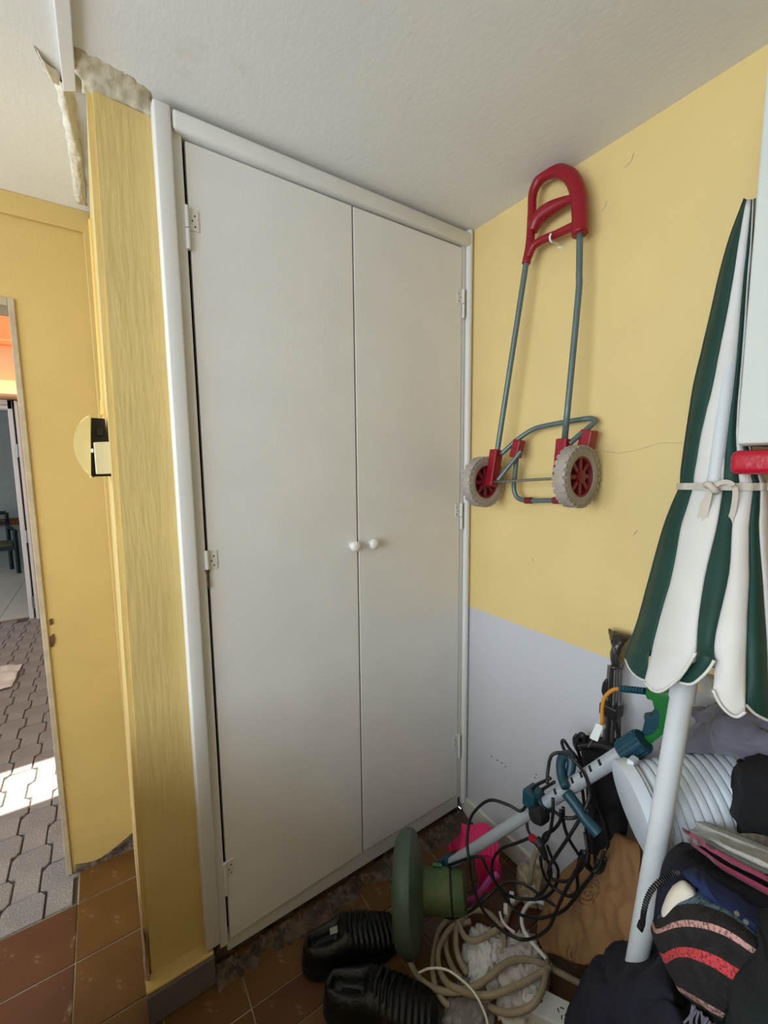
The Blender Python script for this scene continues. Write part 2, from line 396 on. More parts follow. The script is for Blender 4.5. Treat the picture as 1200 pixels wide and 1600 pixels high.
# ---- indoor floor: grout slab with single tiles
bm = B(); box(bm, -2.7, 0.0, -2.4, 0.464, -0.06, -0.004); box(bm, -1.316, -1.0, 0.464, 0.62, -0.06, -0.004)
floor = obj('floor', bm, m_grout, kind='structure')
def tile_mesh(w, d):
    b = B(); box(b, -w/2, w/2, -d/2, d/2, -0.014, 0)
    bmesh.ops.bevel(b, geom=[e for e in b.edges if all(abs(v.co.z) < 1e-6 for v in e.verts)], offset=0.0018, segments=1, affect='EDGES')
    me = bpy.data.meshes.new('tile'); b.to_mesh(me); b.free(); return me
tile_cache = {}
def tile(cx, cy, w, d, k):
    key = (round(w, 3), round(d, 3), k)
    if key not in tile_cache:
        me = tile_mesh(w, d); me.materials.append(m_tiles[k]); tile_cache[key] = me
    o = bpy.data.objects.new('tile', tile_cache[key]); COL.objects.link(o)
    o.location = (cx, cy, random.uniform(-0.0012, 0.0004))
    o.rotation_euler = (random.uniform(-0.003, 0.003), random.uniform(-0.003, 0.003), 0)
    o.parent = floor
gx = [-2.102, -1.905, -1.708, -1.511, -1.314, -1.117, -0.92, -0.723, -0.526, -0.43, -0.233, -0.036, 0.0]
gy = [0.62, 0.46, 0.257, 0.052, -0.138, -0.238, -0.435, -0.632, -0.829, -1.026]
for i in range(len(gx)-1):
    for j in range(len(gy)-1):
        cx, cy = (gx[i]+gx[i+1])/2, (gy[j]+gy[j+1])/2
        if cy > 0 and cx > -1.0: continue
        if cy > 0.46 and (cx < -1.314 or cx > -1.0): continue
        g = 0.0036
        k = 0 if cx < -1.25 else (1 if random.random() < 0.72 else 2)
        if cx < -1.25 and random.random() < 0.35: k = 2
        tile(cx, cy, gx[i+1]-gx[i]-g, gy[j]-gy[j+1]-g, k)

# ---- courtyard paving of interlocking pavers
bm = B(); box(bm, -4.2, -1.317, 0.46, 4.1, -0.06, -0.010); box(bm, -1.317, -0.9, 0.62, 4.1, -0.06, -0.010)
court = obj('floor_courtyard', bm, mat('paver_joint', (84, 76, 70), 0.95, 0.2, 30), kind='structure')
PW, PD = 0.098, 0.224
def paver_mesh():
    g = 0.0045; a, n, c, q = PW/2+0.011-g/2, PW/2-0.011-g/2, 0.02, PD/2-g/2
    right = [(n, -q), (n, -0.003), (a-c*0.4, 0.003), (a, 0.012), (a, q-c), (a-c*0.7, q)]
    out = [Vector((x, y, 0)) for x, y in right]+[Vector((-x, y, 0)) for x, y in reversed(right)]
    b = B()
    top = [b.verts.new(Vector((v.x*0.95, v.y*0.98, 0.0))) for v in out]
    mid = [b.verts.new(v+Vector((0, 0, -0.004))) for v in out]
    bot = [b.verts.new(v+Vector((0, 0, -0.03))) for v in out]
    m_ = len(out); b.faces.new(top)
    for A_, B_ in ((top, mid), (mid, bot)):
        for i in range(m_): b.faces.new((A_[i], B_[i], B_[(i+1) % m_], A_[(i+1) % m_]))
    bmesh.ops.recalc_face_normals(b, faces=b.faces[:])
    me = bpy.data.meshes.new('paver'); b.to_mesh(me); b.free(); me.materials.append(m_paver); return me
pm = paver_mesh(); npv = 0
b = B(); a_, q_ = PW/2+0.011-0.00225, PD/2-0.00225
o_ = [(-a_, 0.0), (a_, 0.0), (a_, q_-0.02), (a_-0.014, q_), (-a_+0.014, q_), (-a_, q_-0.02)]
prism(b, [(x_*0.96, y_, -0.03) for x_, y_ in o_], (0, 0, 0.03)); bmesh.ops.recalc_face_normals(b, faces=b.faces[:])
hm = bpy.data.meshes.new('paver'); b.to_mesh(hm); b.free(); hm.materials.append(m_paver)
for c in range(14):
    x = -1.316-PW/2-c*PW
    for r in range(-1, 17):
        y = 0.468+PD/2+r*PD+(PD/2 if c % 2 else 0)
        half = y-PD/2 < 0.40
        if y < 0.46 or y > 3.98: continue
        if x < -1.52-0.19*y-0.22 or x > -1.30-max(0, (y-0.7))*0.10+0.12: continue
        o = bpy.data.objects.new('paver', hm if half else pm); COL.objects.link(o); o.parent = court; npv += 1
        o.location = (x, y, random.uniform(-0.0015, 0.001))
        o.rotation_euler = (random.uniform(-0.008, 0.008), random.uniform(-0.008, 0.008), 0)

# ---- ceiling, batten, torn tape
bm = B(); box(bm, -3.4, 0.05, -2.4, 0.66, H, H+0.12)
obj('ceiling', bm, m_ceil, kind='structure')
bm = B()
prism(bm, [(-1.172, -0.9, H), (-1.143, -0.9, H), (-1.139, 0.055, H), (-1.163, 0.07, H)], (0, 0, -0.012))
obj('trim_1', bm, m_trim, kind='structure', bevel=0.002)
bm = B()
G = [[(-1.176, 0.05, H-0.003), (-1.164, 0.05, H-0.010), (-1.146, 0.05, H-0.004)], [(-1.170, 0.16, H-0.003), (-1.156, 0.16, H-0.014), (-1.140, 0.16, H-0.003)],
     [(-1.164, 0.30, H-0.003), (-1.150, 0.30, H-0.010), (-1.134, 0.30, H-0.003)], [(-1.158, 0.55, H-0.002), (-1.146, 0.55, H-0.005), (-1.128, 0.55, H-0.002)]]
tag(sheet('torn_tape', G, m_tape, thick=0.003, amp=0.006, scale=50, back=(0, 0, 1)), 'torn cream paper tape peeling along the ceiling seam left of the column', 'tape')
G = [[(-1.205, -0.01, H-0.003), (-1.19, 0.01, H-0.010), (-1.17, 0.03, H-0.004)], [(-1.192, 0.05, H-0.003), (-1.180, 0.055, H-0.012), (-1.164, 0.065, H-0.006)]]
tag(sheet('peeled_paint_flap', G, m_tape, thick=0.002, amp=0.004, scale=40, back=(0, 0, 1)), 'loose pale flap of peeled paint beside the ceiling batten end', 'flap')
G = [[(-1.14, -0.05, H-0.001), (-1.09, -0.045, H-0.001), (-1.04, -0.035, H-0.001), (-1.0, -0.015, H-0.001)], [(-1.142, -0.006, H-0.014), (-1.09, -0.008, H-0.010), (-1.04, -0.004, H-0.012), (-1.0, 0.004, H-0.006)], [(-1.13, 0.006, 2.230), (-1.09, 0.006, 2.228), (-1.04, 0.008, 2.226), (-1.0, 0.008, 2.222)], [(-1.13, 0.03, 2.224), (-1.09, 0.03, 2.222), (-1.04, 0.03, 2.220), (-1.0, 0.03, 2.216)]]
obj_f = sheet('trim_2', G, m_filler, thick=0.004, amp=0.004, scale=60, back=(0, 0, 1)); obj_f['kind'] = 'structure'

# ---- walls
bm = B(); box(bm, 0.0, 0.12, -2.4, 0.9, 0, H)
wall_right = obj('wall_right', bm, m_wallr, kind='structure')
bm = B()
pts = [(0.0, y, z) for y, z in ((-0.515, 1.462), (-0.555, 1.455), (-0.60, 1.462), (-0.66, 1.478), (-0.71, 1.474))]
tube(bm, pts, 0.0007, 5)
obj('crack', bm, m_stain, wall_right)
for pts in ([(-0.0004,-0.6042,1.2401),(-0.0004,-0.6086,1.2475),(-0.0004,-0.6131,1.2532)], [(-0.0004,-0.295,1.123),(-0.0004,-0.2979,1.1107)], [(-0.0004,-0.5339,2.1721),(-0.0004,-0.5446,2.1751),(-0.0004,-0.5519,2.1829),(-0.0004,-0.5544,2.1932)], [(-0.0004,-0.4784,2.0955),(-0.0004,-0.4883,2.1034),(-0.0004,-0.4912,2.1146)]):
    bm = B(); tube(bm, pts, 0.0011, 5); obj('scuff', bm, m_stain, wall_right)
for (px_, q) in enumerate([(-0.0003,-0.1393,0.33),(-0.0003,-0.1671,0.3315),(-0.0003,-0.1882,0.3343),(-0.0003,-0.206,0.3303),(-0.0003,-0.3304,0.3688),(-0.0003,-0.3349,0.3835)]):
    bm = B(); lathe(bm, q, (-1, 0, 0), [(0, 0.004-0.0004*px_), (0.0006, 0.003), (0.0007, 0)], 7); obj('paint_flake', bm, m_skirt, wall_right)
bm = B(); box(bm, -3.4, 0.12, -2.5, -2.4, 0, H)
obj('wall_back', bm, m_yellow, kind='structure')
# wall behind the column with the doorway
bm = B()
box(bm, -1.334, -0.9, 0.6, 0.72, 0, H)
box(bm, -2.45, -1.334, 0.6, 0.72, 1.94, H)
box(bm, -3.4, -2.45, 0.6, 0.72, 0, H)
wall_left = obj('wall_left', bm, m_yellow, kind='structure')
bm = B(); box(bm, -3.4, -1.10, 0.585, 0.6, 2.185, H); obj('cornice', bm, m_yellow, wall_left, bevel=0.003)
bm = B(); box(bm, -1.145, -1.12, 0.585, 0.6, 0.0, 2.19); obj('corner_bead', bm, m_yellow, wall_left, bevel=0.003)
bm = B(); box(bm, -1.350, -1.334, 0.594, 0.72, 0.0, 1.945); box(bm, -2.45, -1.350, 0.594, 0.72, 1.922, 1.945)
door1 = obj('door_1', bm, m_jamb, kind='structure', bevel=0.002)
# chipped latch holes in the wall edge
bm = B()
prism(bm, [(-1.3302,0.5985,0.8733),(-1.3194,0.5985,0.8818),(-1.3178,0.5985,0.8591),(-1.3244,0.5985,0.8384),(-1.3314,0.5985,0.8358)], (0, -0.0015, 0))
prism(bm, [(-1.3273,0.5985,0.9323),(-1.3188,0.5985,0.9348),(-1.3186,0.5985,0.9149),(-1.3272,0.5985,0.9124)], (0, -0.0015, 0))
obj('chip', bm, m_rust, wall_left)
bm = B()
G = [[(-1.3233,0.596,0.0269),(-1.2643,0.596,0.0098),(-1.2041,0.596,0.027),(-1.1317,0.596,0.0638)], [(-1.3261,0.588,0.0103),(-1.266,0.588,-0.0158),(-1.2068,0.588,-0.0094),(-1.1355,0.588,0.0134)], [(-1.3291,0.58,-0.0109),(-1.2673,0.58,-0.0338),(-1.2082,0.58,-0.0279),(-1.1386,0.58,-0.0264)]]
bm.free(); sheet('plaster_patch', G, m_cement, thick=0.006, amp=0.006, scale=40, back=(0, 1, 0), parent=wall_left)

# column
bm = B(); box(bm, -1.142, -1.0, 0.012, 0.62, 0.0, 2.226)
bmesh.ops.bevel(bm, geom=[e for e in bm.edges if abs(e.verts[0].co.x-e.verts[1].co.x) < 1e-6 and abs(e.verts[0].co.y-e.verts[1].co.y) < 1e-6 and e.verts[0].co.y < 0.1 and e.verts[0].co.x < -1.1], offset=0.012, segments=4, affect='EDGES')
for v in bm.verts:
    if v.co.x < -1.1: v.co.x += -0.005+0.024*v.co.z/2.226
    elif v.co.y < 0.1 and v.co.z > 2: v.co.z -= 0.008
column = obj('column', bm, m_column, kind='structure', smooth='auto')
bm = B(); box(bm, -1.15, -0.985, -0.032, 0.02, 0.0, 0.088); obj('skirting', bm, m_skirt, column, bevel=0.004)
bm = B(); box(bm, -1.149, -0.986, -0.028, 0.02, 0.088, 0.098); obj('skirting_ledge', bm, m_yellow, column, bevel=0.004)
bm = B()
G = [[(-1.147, 0.0, 0.02), (-1.15, 0.02, 0.02), (-1.15, 0.06, 0.01)], [(-1.143, 0.0, 0.12), (-1.147, 0.02, 0.12), (-1.147, 0.1, 0.1)], [(-1.143, 0.02, 0.20), (-1.146, 0.05, 0.24), (-1.145, 0.3, 0.24)], [(-1.143, 0.06, 0.30), (-1.146, 0.2, 0.30), (-1.145, 0.5, 0.26)]]
bm.free(); sheet('bare_plaster', G, m_plaster, thick=0.004, amp=0.004, scale=40, back=(1, 0, 0), parent=column)
# unseen window wall added to shape the side daylight: low sill and lintel
bm = B(); box(bm, -3.15, -3.05, -2.4, 0.6, 0, 0.85)
box(bm, -3.15, -3.05, -2.4, 0.6, 2.1, H)
box(bm, -3.15, -3.05, -2.4, -2.05, 0.85, 2.1); box(bm, -3.15, -3.05, 0.3, 0.6, 0.85, 2.1)
obj('added_window_wall', bm, m_yellow, kind='structure')
# unseen half-height wall added beside the camera to shade floor and closet foot
bm = B(); box(bm, -1.52, -1.45, -2.4, 0.05, 0, 0.84)
obj('added_shade_wall', bm, m_yellow, kind='structure', bevel=0.006)

# ---- right baseboard
bm = B(); box(bm, -0.014, 0.0, -1.2, -0.004, 0.0, 0.078)
base_r = obj('baseboard_right', bm, m_base_r, kind='structure', bevel=0.003)
# crumbled cement strip along the foot of the closet
def rough_strip(name, pts, wid, hgt, m, parent, n=220):
    b = B(); rows = []
    for i in range(n+1):
        t = i/n; x = pts[0]+(pts[1]-pts[0])*t; r = []
        for j in range(9):
            v = j/8; y = 0.0-v*wid*(0.7+0.5*noise.noise(Vector((x*9, 3.1, 0)))+0.35*noise.noise(Vector((x*40, 3.1, 0))))
            z = hgt*(1-v)*(0.5+0.9*noise.noise(Vector((x*16, y*30, 1.0))))+0.016*noise.noise(Vector((x*70, y*70, 4)))*(1-v)**0.5
            r.append(b.verts.new((x, y, max(-0.004, z) if j < 8 else -0.006)))
        rows.append(r)
    for A_, B_ in zip(rows, rows[1:]):
        for j in range(8): b.faces.new((A_[j], A_[j+1], B_[j+1], B_[j]))
    return obj(name, b, m, parent, smooth=True)
rough_strip('cement_strip', (-0.985, -0.012), 0.085, 0.03, m_cement, floor)

# ================================================================== BUILT-IN CLOSET
cl = thing('built_in_closet', 'tall white built-in closet with two flat doors beside the yellow column', 'closet', (-0.5, 0.03, 0.0))
def rod_y(b, x0, x1, y0, y1, z0, z1): box(b, x0, x1, y0, y1, z0, z1)
bm = B(); box(bm, -1.003, -0.966, -0.022, 0.06, 0.102, H-0.012); obj('outer_stile', bm, m_trim, cl, bevel=0.005, seg=3, smooth='auto')
bm = B(); box(bm, -0.966, -0.944, -0.006, 0.06, 0.068, 2.205); obj('inner_jamb', bm, m_trim, cl, bevel=0.003)
bm = B(); box(bm, -0.964, -0.020, -0.022, 0.06, 2.192, 2.236); obj('head_rail', bm, m_trim, cl, bevel=0.008, seg=3, smooth='auto')
bm = B(); tube(bm, [(-0.015, -0.008, 0.06), (-0.015, -0.008, H-0.004)], 0.0125, 12); obj('corner_bead', bm, m_trim, cl, smooth='auto')
bm = B(); box(bm, -0.042, -0.024, 0.0, 0.06, 0.08, 2.2); obj('inner_jamb', bm, m_trim, cl, bevel=0.003)
bm = B(); box(bm, -0.945, -0.03, 0.008, 0.06, 0.03, 0.085); obj('bottom_rail', bm, m_trim, cl, bevel=0.003)
bm = B(); box(bm, -0.985, -0.012, 0.02, 0.08, 0.0, 0.06); obj('plinth', bm, m_cement, cl, bevel=0.004)
bm = B(); box(bm, -0.95, -0.02, 0.03, 0.05, 0.05, 2.2); obj('carcass', bm, m_dark, cl)
ZT = 2.187
bm = B(); prism(bm, [(-0.9365, -0.002, 0.078), (-0.4925, -0.002, 0.098), (-0.4900, -0.002, ZT-0.002), (-0.9365, -0.002, ZT)], (0, 0.022, 0))
dl = obj('door', bm, m_white, cl, bevel=0.0015)
bm = B(); prism(bm, [(-0.4865, -0.002, 0.098), (-0.0445, -0.002, 0.098), (-0.0445, -0.002, ZT), (-0.4845, -0.002, ZT-0.002)], (0, 0.022, 0))
dr = obj('door', bm, m_white, cl, bevel=0.0015)
def hinge(x, z, side, parent, rust=False, worn=False):
    h = 0.075
    b = B()
    tube(b, [(x, -0.008, z-h*0.1), (x, -0.008, z+h*0.55)], 0.0055, 10)
    if not rust: tube(b, [(x, -0.008, z-h*0.75), (x, -0.008, z-h*0.13)], 0.0055, 10)
    box(b, min(x, x+side*0.026), max(x, x+side*0.026), -0.0045, -0.001, z-h*0.12, z+h*0.52)
    o = obj('hinge', b, m_trim, parent, smooth='auto')
    b = B()
    for (sx, sz) in ((0.012, 0.02), (0.018, 0.008), (0.018, 0.032)):
        lathe(b, (x+side*sx, -0.0045, z-h*0.1+sz), (0, -1, 0), [(0, 0.0022), (0.0008, 0.002), (0.001, 0)], 8)
    if rust:
        tube(b, [(x, -0.008, z-h*0.75), (x, -0.009, z-h*0.35), (x-0.002, -0.008, z-h*0.12)], lambda t: 0.003+0.0015*math.sin(t*9), 8)
        tube(b, [(x-0.006, -0.008, z-h*0.13), (x+0.003, -0.008, z-h*0.1)], 0.0018, 6)
    obj('screw', b, m_rust, parent)
for z, ru in ((2.000, False), (1.175, True), (0.285, False)): hinge(-0.9425, z, 1, dl, ru)
for z in (2.005, 1.245, 0.32): hinge(-0.0415, z, -1, dr)
for x, p in ((-0.5095, dl), (-0.4405, dr)):
    bm = B(); lathe(bm, (x, -0.002, 1.179), (0, -1, 0), [(0, 0.010), (0.004, 0.009), (0.008, 0.008), (0.013, 0.013), (0.019, 0.0175), (0.026, 0.0165), (0.031, 0.009), (0.032, 0)], 24)
    obj('knob', bm, m_knob, p, smooth=True)

# ================================================================== SIREN BOX AND CONDUIT ON THE COLUMN
sb = thing('alarm_siren', 'cream half-dome alarm siren with a black housing fixed beside the yellow column', 'siren', (-1.16, 0.15, 1.40))
bm = B()
arc = [(-1.163, 0.10, 1.552)]
for i in range(13):
    a = -1+2*i/12
    arc.append((-1.166-0.036*(1-a*a)**0.75, 0.10, 1.482-a*0.076))
arc.append((-1.176, 0.10, 1.406))
prism(bm, arc, (0, 0.12, 0)); obj('dome_cover', bm, m_cream, sb, bevel=0.003)
bm = B(); prism(bm, [(-1.175,0.12,1.5526),(-1.135,0.12,1.5517),(-1.1362,0.12,1.4953),(-1.123,0.12,1.4924),(-1.126,0.12,1.4094),(-1.1751,0.12,1.4089)], (0, 0.09, 0)); hs = obj('housing', bm, m_blackp, sb, bevel=0.002)
bm = B(); box(bm, -1.156, -1.140, 0.114, 0.122, 1.508, 1.528); obj('cable_knockout', bm, m_black, sb, bevel=0.002)
bm = B(); prism(bm, [(-1.1624,0.07,1.4906),(-1.1267,0.07,1.4929),(-1.1281,0.07,1.4163),(-1.1627,0.07,1.4155)], (0, 0.06, 0)); obj('junction_box', bm, m_creambox, sb, bevel=0.002)
bm = B(); prism(bm, [(-1.17,0.1,1.4767),(-1.1636,0.1,1.4768),(-1.1643,0.1,1.4676),(-1.1706,0.1,1.4676)], (0, 0.01, 0)); obj('cable_clip', bm, m_wpl, sb)
cd = thing('cable_conduit', 'thin yellow-painted cable conduit running down the column corner to the siren', 'conduit', (-1.135, 0.14, 1.52))
bm = B(); tube(bm, [(-1.1236,0.4,2.1397), (-1.1302,0.3,1.6153)], 0.008, 10); obj('pipe', bm, m_cond, cd, smooth='auto')
bm = B(); tube(bm, [(-1.1299,0.3,1.6189), (-1.1317,0.28,1.5743)], 0.0105, 10); obj('collar', bm, m_cond, cd, smooth='auto')
bm = B(); tube(bm, [(-1.1302,0.28,1.5744), (-1.1317,0.16,1.4943)], 0.008, 10); obj('lower_pipe', bm, m_cond, cd, smooth='auto')

# ================================================================== COURTYARD FACADE AND FAR ROOM
bm = B()
box(bm, -5.5, -3.6, 4.1, 4.25, 0, 3.4); box(bm, -1.735, 0.5, 4.1, 4.25, 0, 3.4)
box(bm, -3.6, -1.735, 4.1, 4.25, 2.06, 3.4)
wf = obj('wall_facade', bm, m_peach, kind='structure')
bm = B(); box(bm, -5.5, 0.5, 4.06, 4.10, 2.58, 3.4); obj('painted_band', bm, m_orangew, wf)
bm = B(); box(bm, -5.5, 0.5, 4.05, 4.10, 2.555, 2.6); obj('string_course', bm, m_orangew, wf, bevel=0.004)
bm = B(); box(bm, -5.5, 0.5, 3.82, 4.10, 2.066, 2.09); obj('shade_ledge', bm, m_peach, wf, bevel=0.004)  # ledge added to keep the sun off the doorway threshold
bm = B(); box(bm, -3.65, -1.772, 4.0, 4.12, 1.975, 2.06)
d2 = obj('door_2', bm, m_trim, kind='structure', bevel=0.004)
bm = B(); box(bm, -1.806, -1.772, 4.0, 4.06, 0, 2.06); obj('door_post', bm, m_trim, d2, bevel=0.004)
bm = B(); box(bm, -1.772, -1.735, 4.03, 4.10, 0, 2.06); obj('gap_shade', bm, m_brownc, d2)  # dark brown strip paints the shadowed gap between the posts
bm = B(); box(bm, -3.62, -1.80, 3.995, 4.005, 2.005, 2.015); obj('frame_groove', bm, m_stain, d2)
bm = B(); box(bm, -1.752, -1.728, 3.96, 4.02, 0.0, 2.05); obj('outer_post', bm, m_trim, d2, bevel=0.003)
for z in (1.60, 0.80, 0.16):
    bm = B(); tube(bm, [(-1.762, 3.985, z-0.06), (-1.762, 3.985, z+0.06)], 0.013, 10); obj('hinge', bm, m_steel, d2, smooth='auto')
# far room
bm = B(); box(bm, -5.5, 0.5, 4.1, 7.1, -0.06, -0.004); f2 = obj('floor_far_room', bm, m_stain, kind='structure')
tm = {}
b = B(); box(b, -0.297, 0.297, -0.297, 0.297, -0.02, 0.0)
me = bpy.data.meshes.new('tile'); b.to_mesh(me); b.free(); me.materials.append(m_intile)
for i in range(5):
    for j in range(5):
        o = bpy.data.objects.new('tile', me); COL.objects.link(o); o.parent = f2
        o.location = (-1.75-i*0.6, 4.42+j*0.6, 0)
bm = B(); box(bm, -5.5, 0.5, 7.0, 7.15, 0, 2.6); box(bm, 0.5, 0.6, 4.25, 7.1, 0, 2.6); obj('wall_far_room', bm, m_slate, kind='structure')
bm = B(); box(bm, -5.5, 0.5, 4.2, 7.1, 2.6, 2.7); obj('ceiling_far_room', bm, m_ceil, kind='structure')
bm = B(); box(bm, -5.5, 0.5, 6.97, 7.0, 0.62, 0.72); obj('trim_3', bm, m_wood, kind='structure', bevel=0.004)
# unseen slab added over the courtyard to shade paving beyond the sunlit strip
bm = B(); box(bm, -5.5, 0.5, 0.93, 3.75, 2.95, 3.02); obj('shade_slab_courtyard', bm, m_trim, kind='structure')
bm = B(); box(bm, -0.95, -0.85, 0.72, 4.1, 0, 2.6); obj('wall_courtyard', bm, m_peach, kind='structure')
# armchair
ac = thing('garden_armchair', 'dark green metal armchair with olive seat in the far room', 'chair', (-2.35, 6.55, 0))
for (x, y, z1) in ((-2.17, 6.42, 0.60), (-2.29, 6.78, 0.82), (-2.62, 6.42, 0.60), (-2.70, 6.78, 0.82)):
    bm = B(); tube(bm, [(x, y, 0), (x, y, z1)], 0.026, 8); obj('leg', bm, m_chairm, ac, smooth='auto')
bm = B(); box(bm, -2.66, -2.2, 6.40, 6.78, 0.37, 0.43); obj('seat', bm, m_seat, ac, bevel=0.02, smooth='auto')
bm = B(); box(bm, -2.69, -2.17, 6.39, 6.42, 0.33, 0.38); obj('seat_rail', bm, m_chairm, ac)
for x0, x1 in ((-2.17, -2.29), (-2.62, -2.70)):
    bm = B(); tube(bm, [(x0, 6.40, 0.59), (x0, 6.48, 0.58), (x1, 6.7, 0.66), (x1, 6.78, 0.74)], 0.022, 8, smooth=4); obj('armrest', bm, m_chairm, ac, smooth=True)
bm = B(); tube(bm, [(-2.29, 6.78, 0.82), (-2.70, 6.78, 0.82)], 0.026, 8); tube(bm, [(-2.29, 6.78, 0.68), (-2.70, 6.78, 0.68)], 0.02, 8); obj('backrest', bm, m_chairm, ac, smooth='auto')
bm = B(); prism(bm, [(-2.13, 6.93, 0.66), (-2.06, 6.93, 0.66), (-2.05, 6.93, 0.40), (-2.15, 6.93, 0.42)], (0, 0.05, 0))
tag(obj('hanging_bag', bm, m_blackc, bevel=0.015), 'small dark bag hanging from the wooden rail in the far room', 'bag')
# sheet lying on the pavers
G = [[(-1.9627,2.8988,0.012),(-1.8508,2.8436,0.012),(-1.7236,2.7902,0.012)], [(-1.9193,2.6473,0.02),(-1.8175,2.6183,0.02),(-1.7237,2.6182,0.02)], [(-1.9156,2.4441,0.012),(-1.8164,2.3931,0.012),(-1.7314,2.4105,0.012)]]
tag(sheet('plastic_sheet', G, m_bagw, thick=0.008, amp=0.03, scale=9, back=(0, 0, -1)), 'crumpled white plastic sheet lying on the courtyard pavers', 'sheet')

# ================================================================== SHOPPING TROLLEY ON THE WALL
tr = thing('folding_hand_trolley', 'folded hand trolley with red handle and grey tubes hanging on the yellow wall', 'trolley', (-0.07, -0.33, 1.30))
def path(bm_, pts, r, **k): tube(bm_, pts, r, **k)
bm = B()
tube(bm, [(-0.055,-0.2829,2.0246),(-0.05,-0.2909,2.0801),(-0.047,-0.2927,2.1599),(-0.045,-0.2937,2.2178),(-0.043,-0.3172,2.2461),(-0.042,-0.3641,2.2399),(-0.043,-0.4087,2.2043),(-0.046,-0.4369,2.1488),(-0.05,-0.4474,2.087),(-0.055,-0.4527,2.0339)], lambda t: 0.0125+0.008*min(1, max(0, (t-0.3)*2.2)), 16, smooth=12)
tube(bm, [(-0.05,-0.2966,2.1097),(-0.047,-0.3132,2.1365),(-0.045,-0.3453,2.1462),(-0.045,-0.3855,2.1454),(-0.047,-0.4362,2.1362)], lambda t: 0.012+0.009*math.sin(PI*min(1, t+0.12)), 12, smooth=6)
tube(bm, [(-0.055,-0.2892,2.0401),(-0.052,-0.3062,2.0662),(-0.05,-0.339,2.0705),(-0.05,-0.3841,2.0665),(-0.052,-0.4442,2.064)], lambda t: 0.0115, 12, smooth=6)
hd = obj('handle', bm, m_red, tr, smooth=True)
for q in [(-0.062,-0.4138,2.1919),(-0.064,-0.3929,2.1277),(-0.062,-0.3457,2.1206),(-0.062,-0.2952,2.0875)]:
    bm = B(); lathe(bm, q, (-1, -0.9, 0), [(0, 0.0025), (0.002, 0.0025), (0.0021, 0)], 8); obj('screw_hole', bm, m_redd, hd)
bm = B(); tube(bm, [(-0.055,-0.2829,2.0246), (-0.075,-0.2038,1.4718)], 0.0085, 12); obj('upright', bm, m_tubeg, tr, smooth='auto')
bm = B(); tube(bm, [(-0.055,-0.4523,2.0436),(-0.058,-0.4573,1.9286),(-0.06,-0.4577,1.8629),(-0.085,-0.4494,1.4896)], 0.0085, 12, smooth=4); obj('upright', bm, m_tubeg, tr, smooth=True)
def bracket(name, a, b_, w, d):
    A_, B_ = Vector(a), Vector(b_); ax = (B_-A_); ln_ = ax.length; ax.normalize()
    yv = Vector((0, 1, 0)); yv = (yv-ax*yv.dot(ax)).normalized(); xv = yv.cross(ax)
    mt = Matrix((xv, yv, ax)).transposed().to_4x4(); mt.translation = A_
    b2 = B(); box(b2, -d/2, d/2, -w/2, w/2, 0, ln_, mt); return obj(name, b2, m_red, tr, bevel=0.003)
bracket('bracket', (-0.075,-0.201,1.476), (-0.095,-0.1971,1.3575), 0.030, 0.034)
bracket('bracket', (-0.085,-0.4491,1.4966), (-0.095,-0.4481,1.3929), 0.032, 0.034)
bracket('joint_block', (-0.05,-0.2716,1.5057), (-0.05,-0.2559,1.45), 0.028, 0.03)
bracket('joint_block', (-0.045,-0.4966,1.519), (-0.045,-0.4879,1.4677), 0.034, 0.034)
bm = B(); tube(bm, [(-0.075,-0.2199,1.461),(-0.06,-0.2502,1.4926),(-0.045,-0.2818,1.5192),(-0.035,-0.3206,1.5383),(-0.03,-0.3869,1.5463),(-0.025,-0.4536,1.5514),(-0.022,-0.4873,1.5518),(-0.026,-0.4991,1.5419),(-0.04,-0.4915,1.5264),(-0.062,-0.4779,1.506),(-0.082,-0.4612,1.4821)], 0.0075, 10, smooth=5); obj('platform_frame', bm, m_tubeg, tr, smooth=True)
bm = B(); tube(bm, [(-0.05,-0.263,1.464),(-0.045,-0.2534,1.3989),(-0.04,-0.2457,1.353),(-0.038,-0.2577,1.3223),(-0.036,-0.2911,1.3138),(-0.036,-0.3562,1.3179),(-0.036,-0.4305,1.3244),(-0.036,-0.4654,1.343),(-0.04,-0.4823,1.401),(-0.045,-0.4896,1.4711)], 0.0075, 10, smooth=5); obj('stand_frame', bm, m_tubeg, tr, smooth=True)
bm = B(); tube(bm, [(-0.055,-0.2815,1.4694), (-0.092,-0.2235,1.3789)], 0.007, 10); obj('brace', bm, m_tubeg, tr, smooth='auto')
bm = B(); tube(bm, [(-0.098,-0.1578,1.3691), (-0.098,-0.4955,1.392)], 0.0042, 10); obj('axle', bm, m_steel, tr, smooth='auto')
for q0, q1 in (((-0.036,-0.2887,1.3137), (-0.036,-0.3126,1.3152)), ((-0.036,-0.389,1.32), (-0.036,-0.4122,1.3214))):
    bm = B(); tube(bm, [q0, q1], 0.0105, 10); obj('clip', bm, m_redd, tr, smooth='auto')
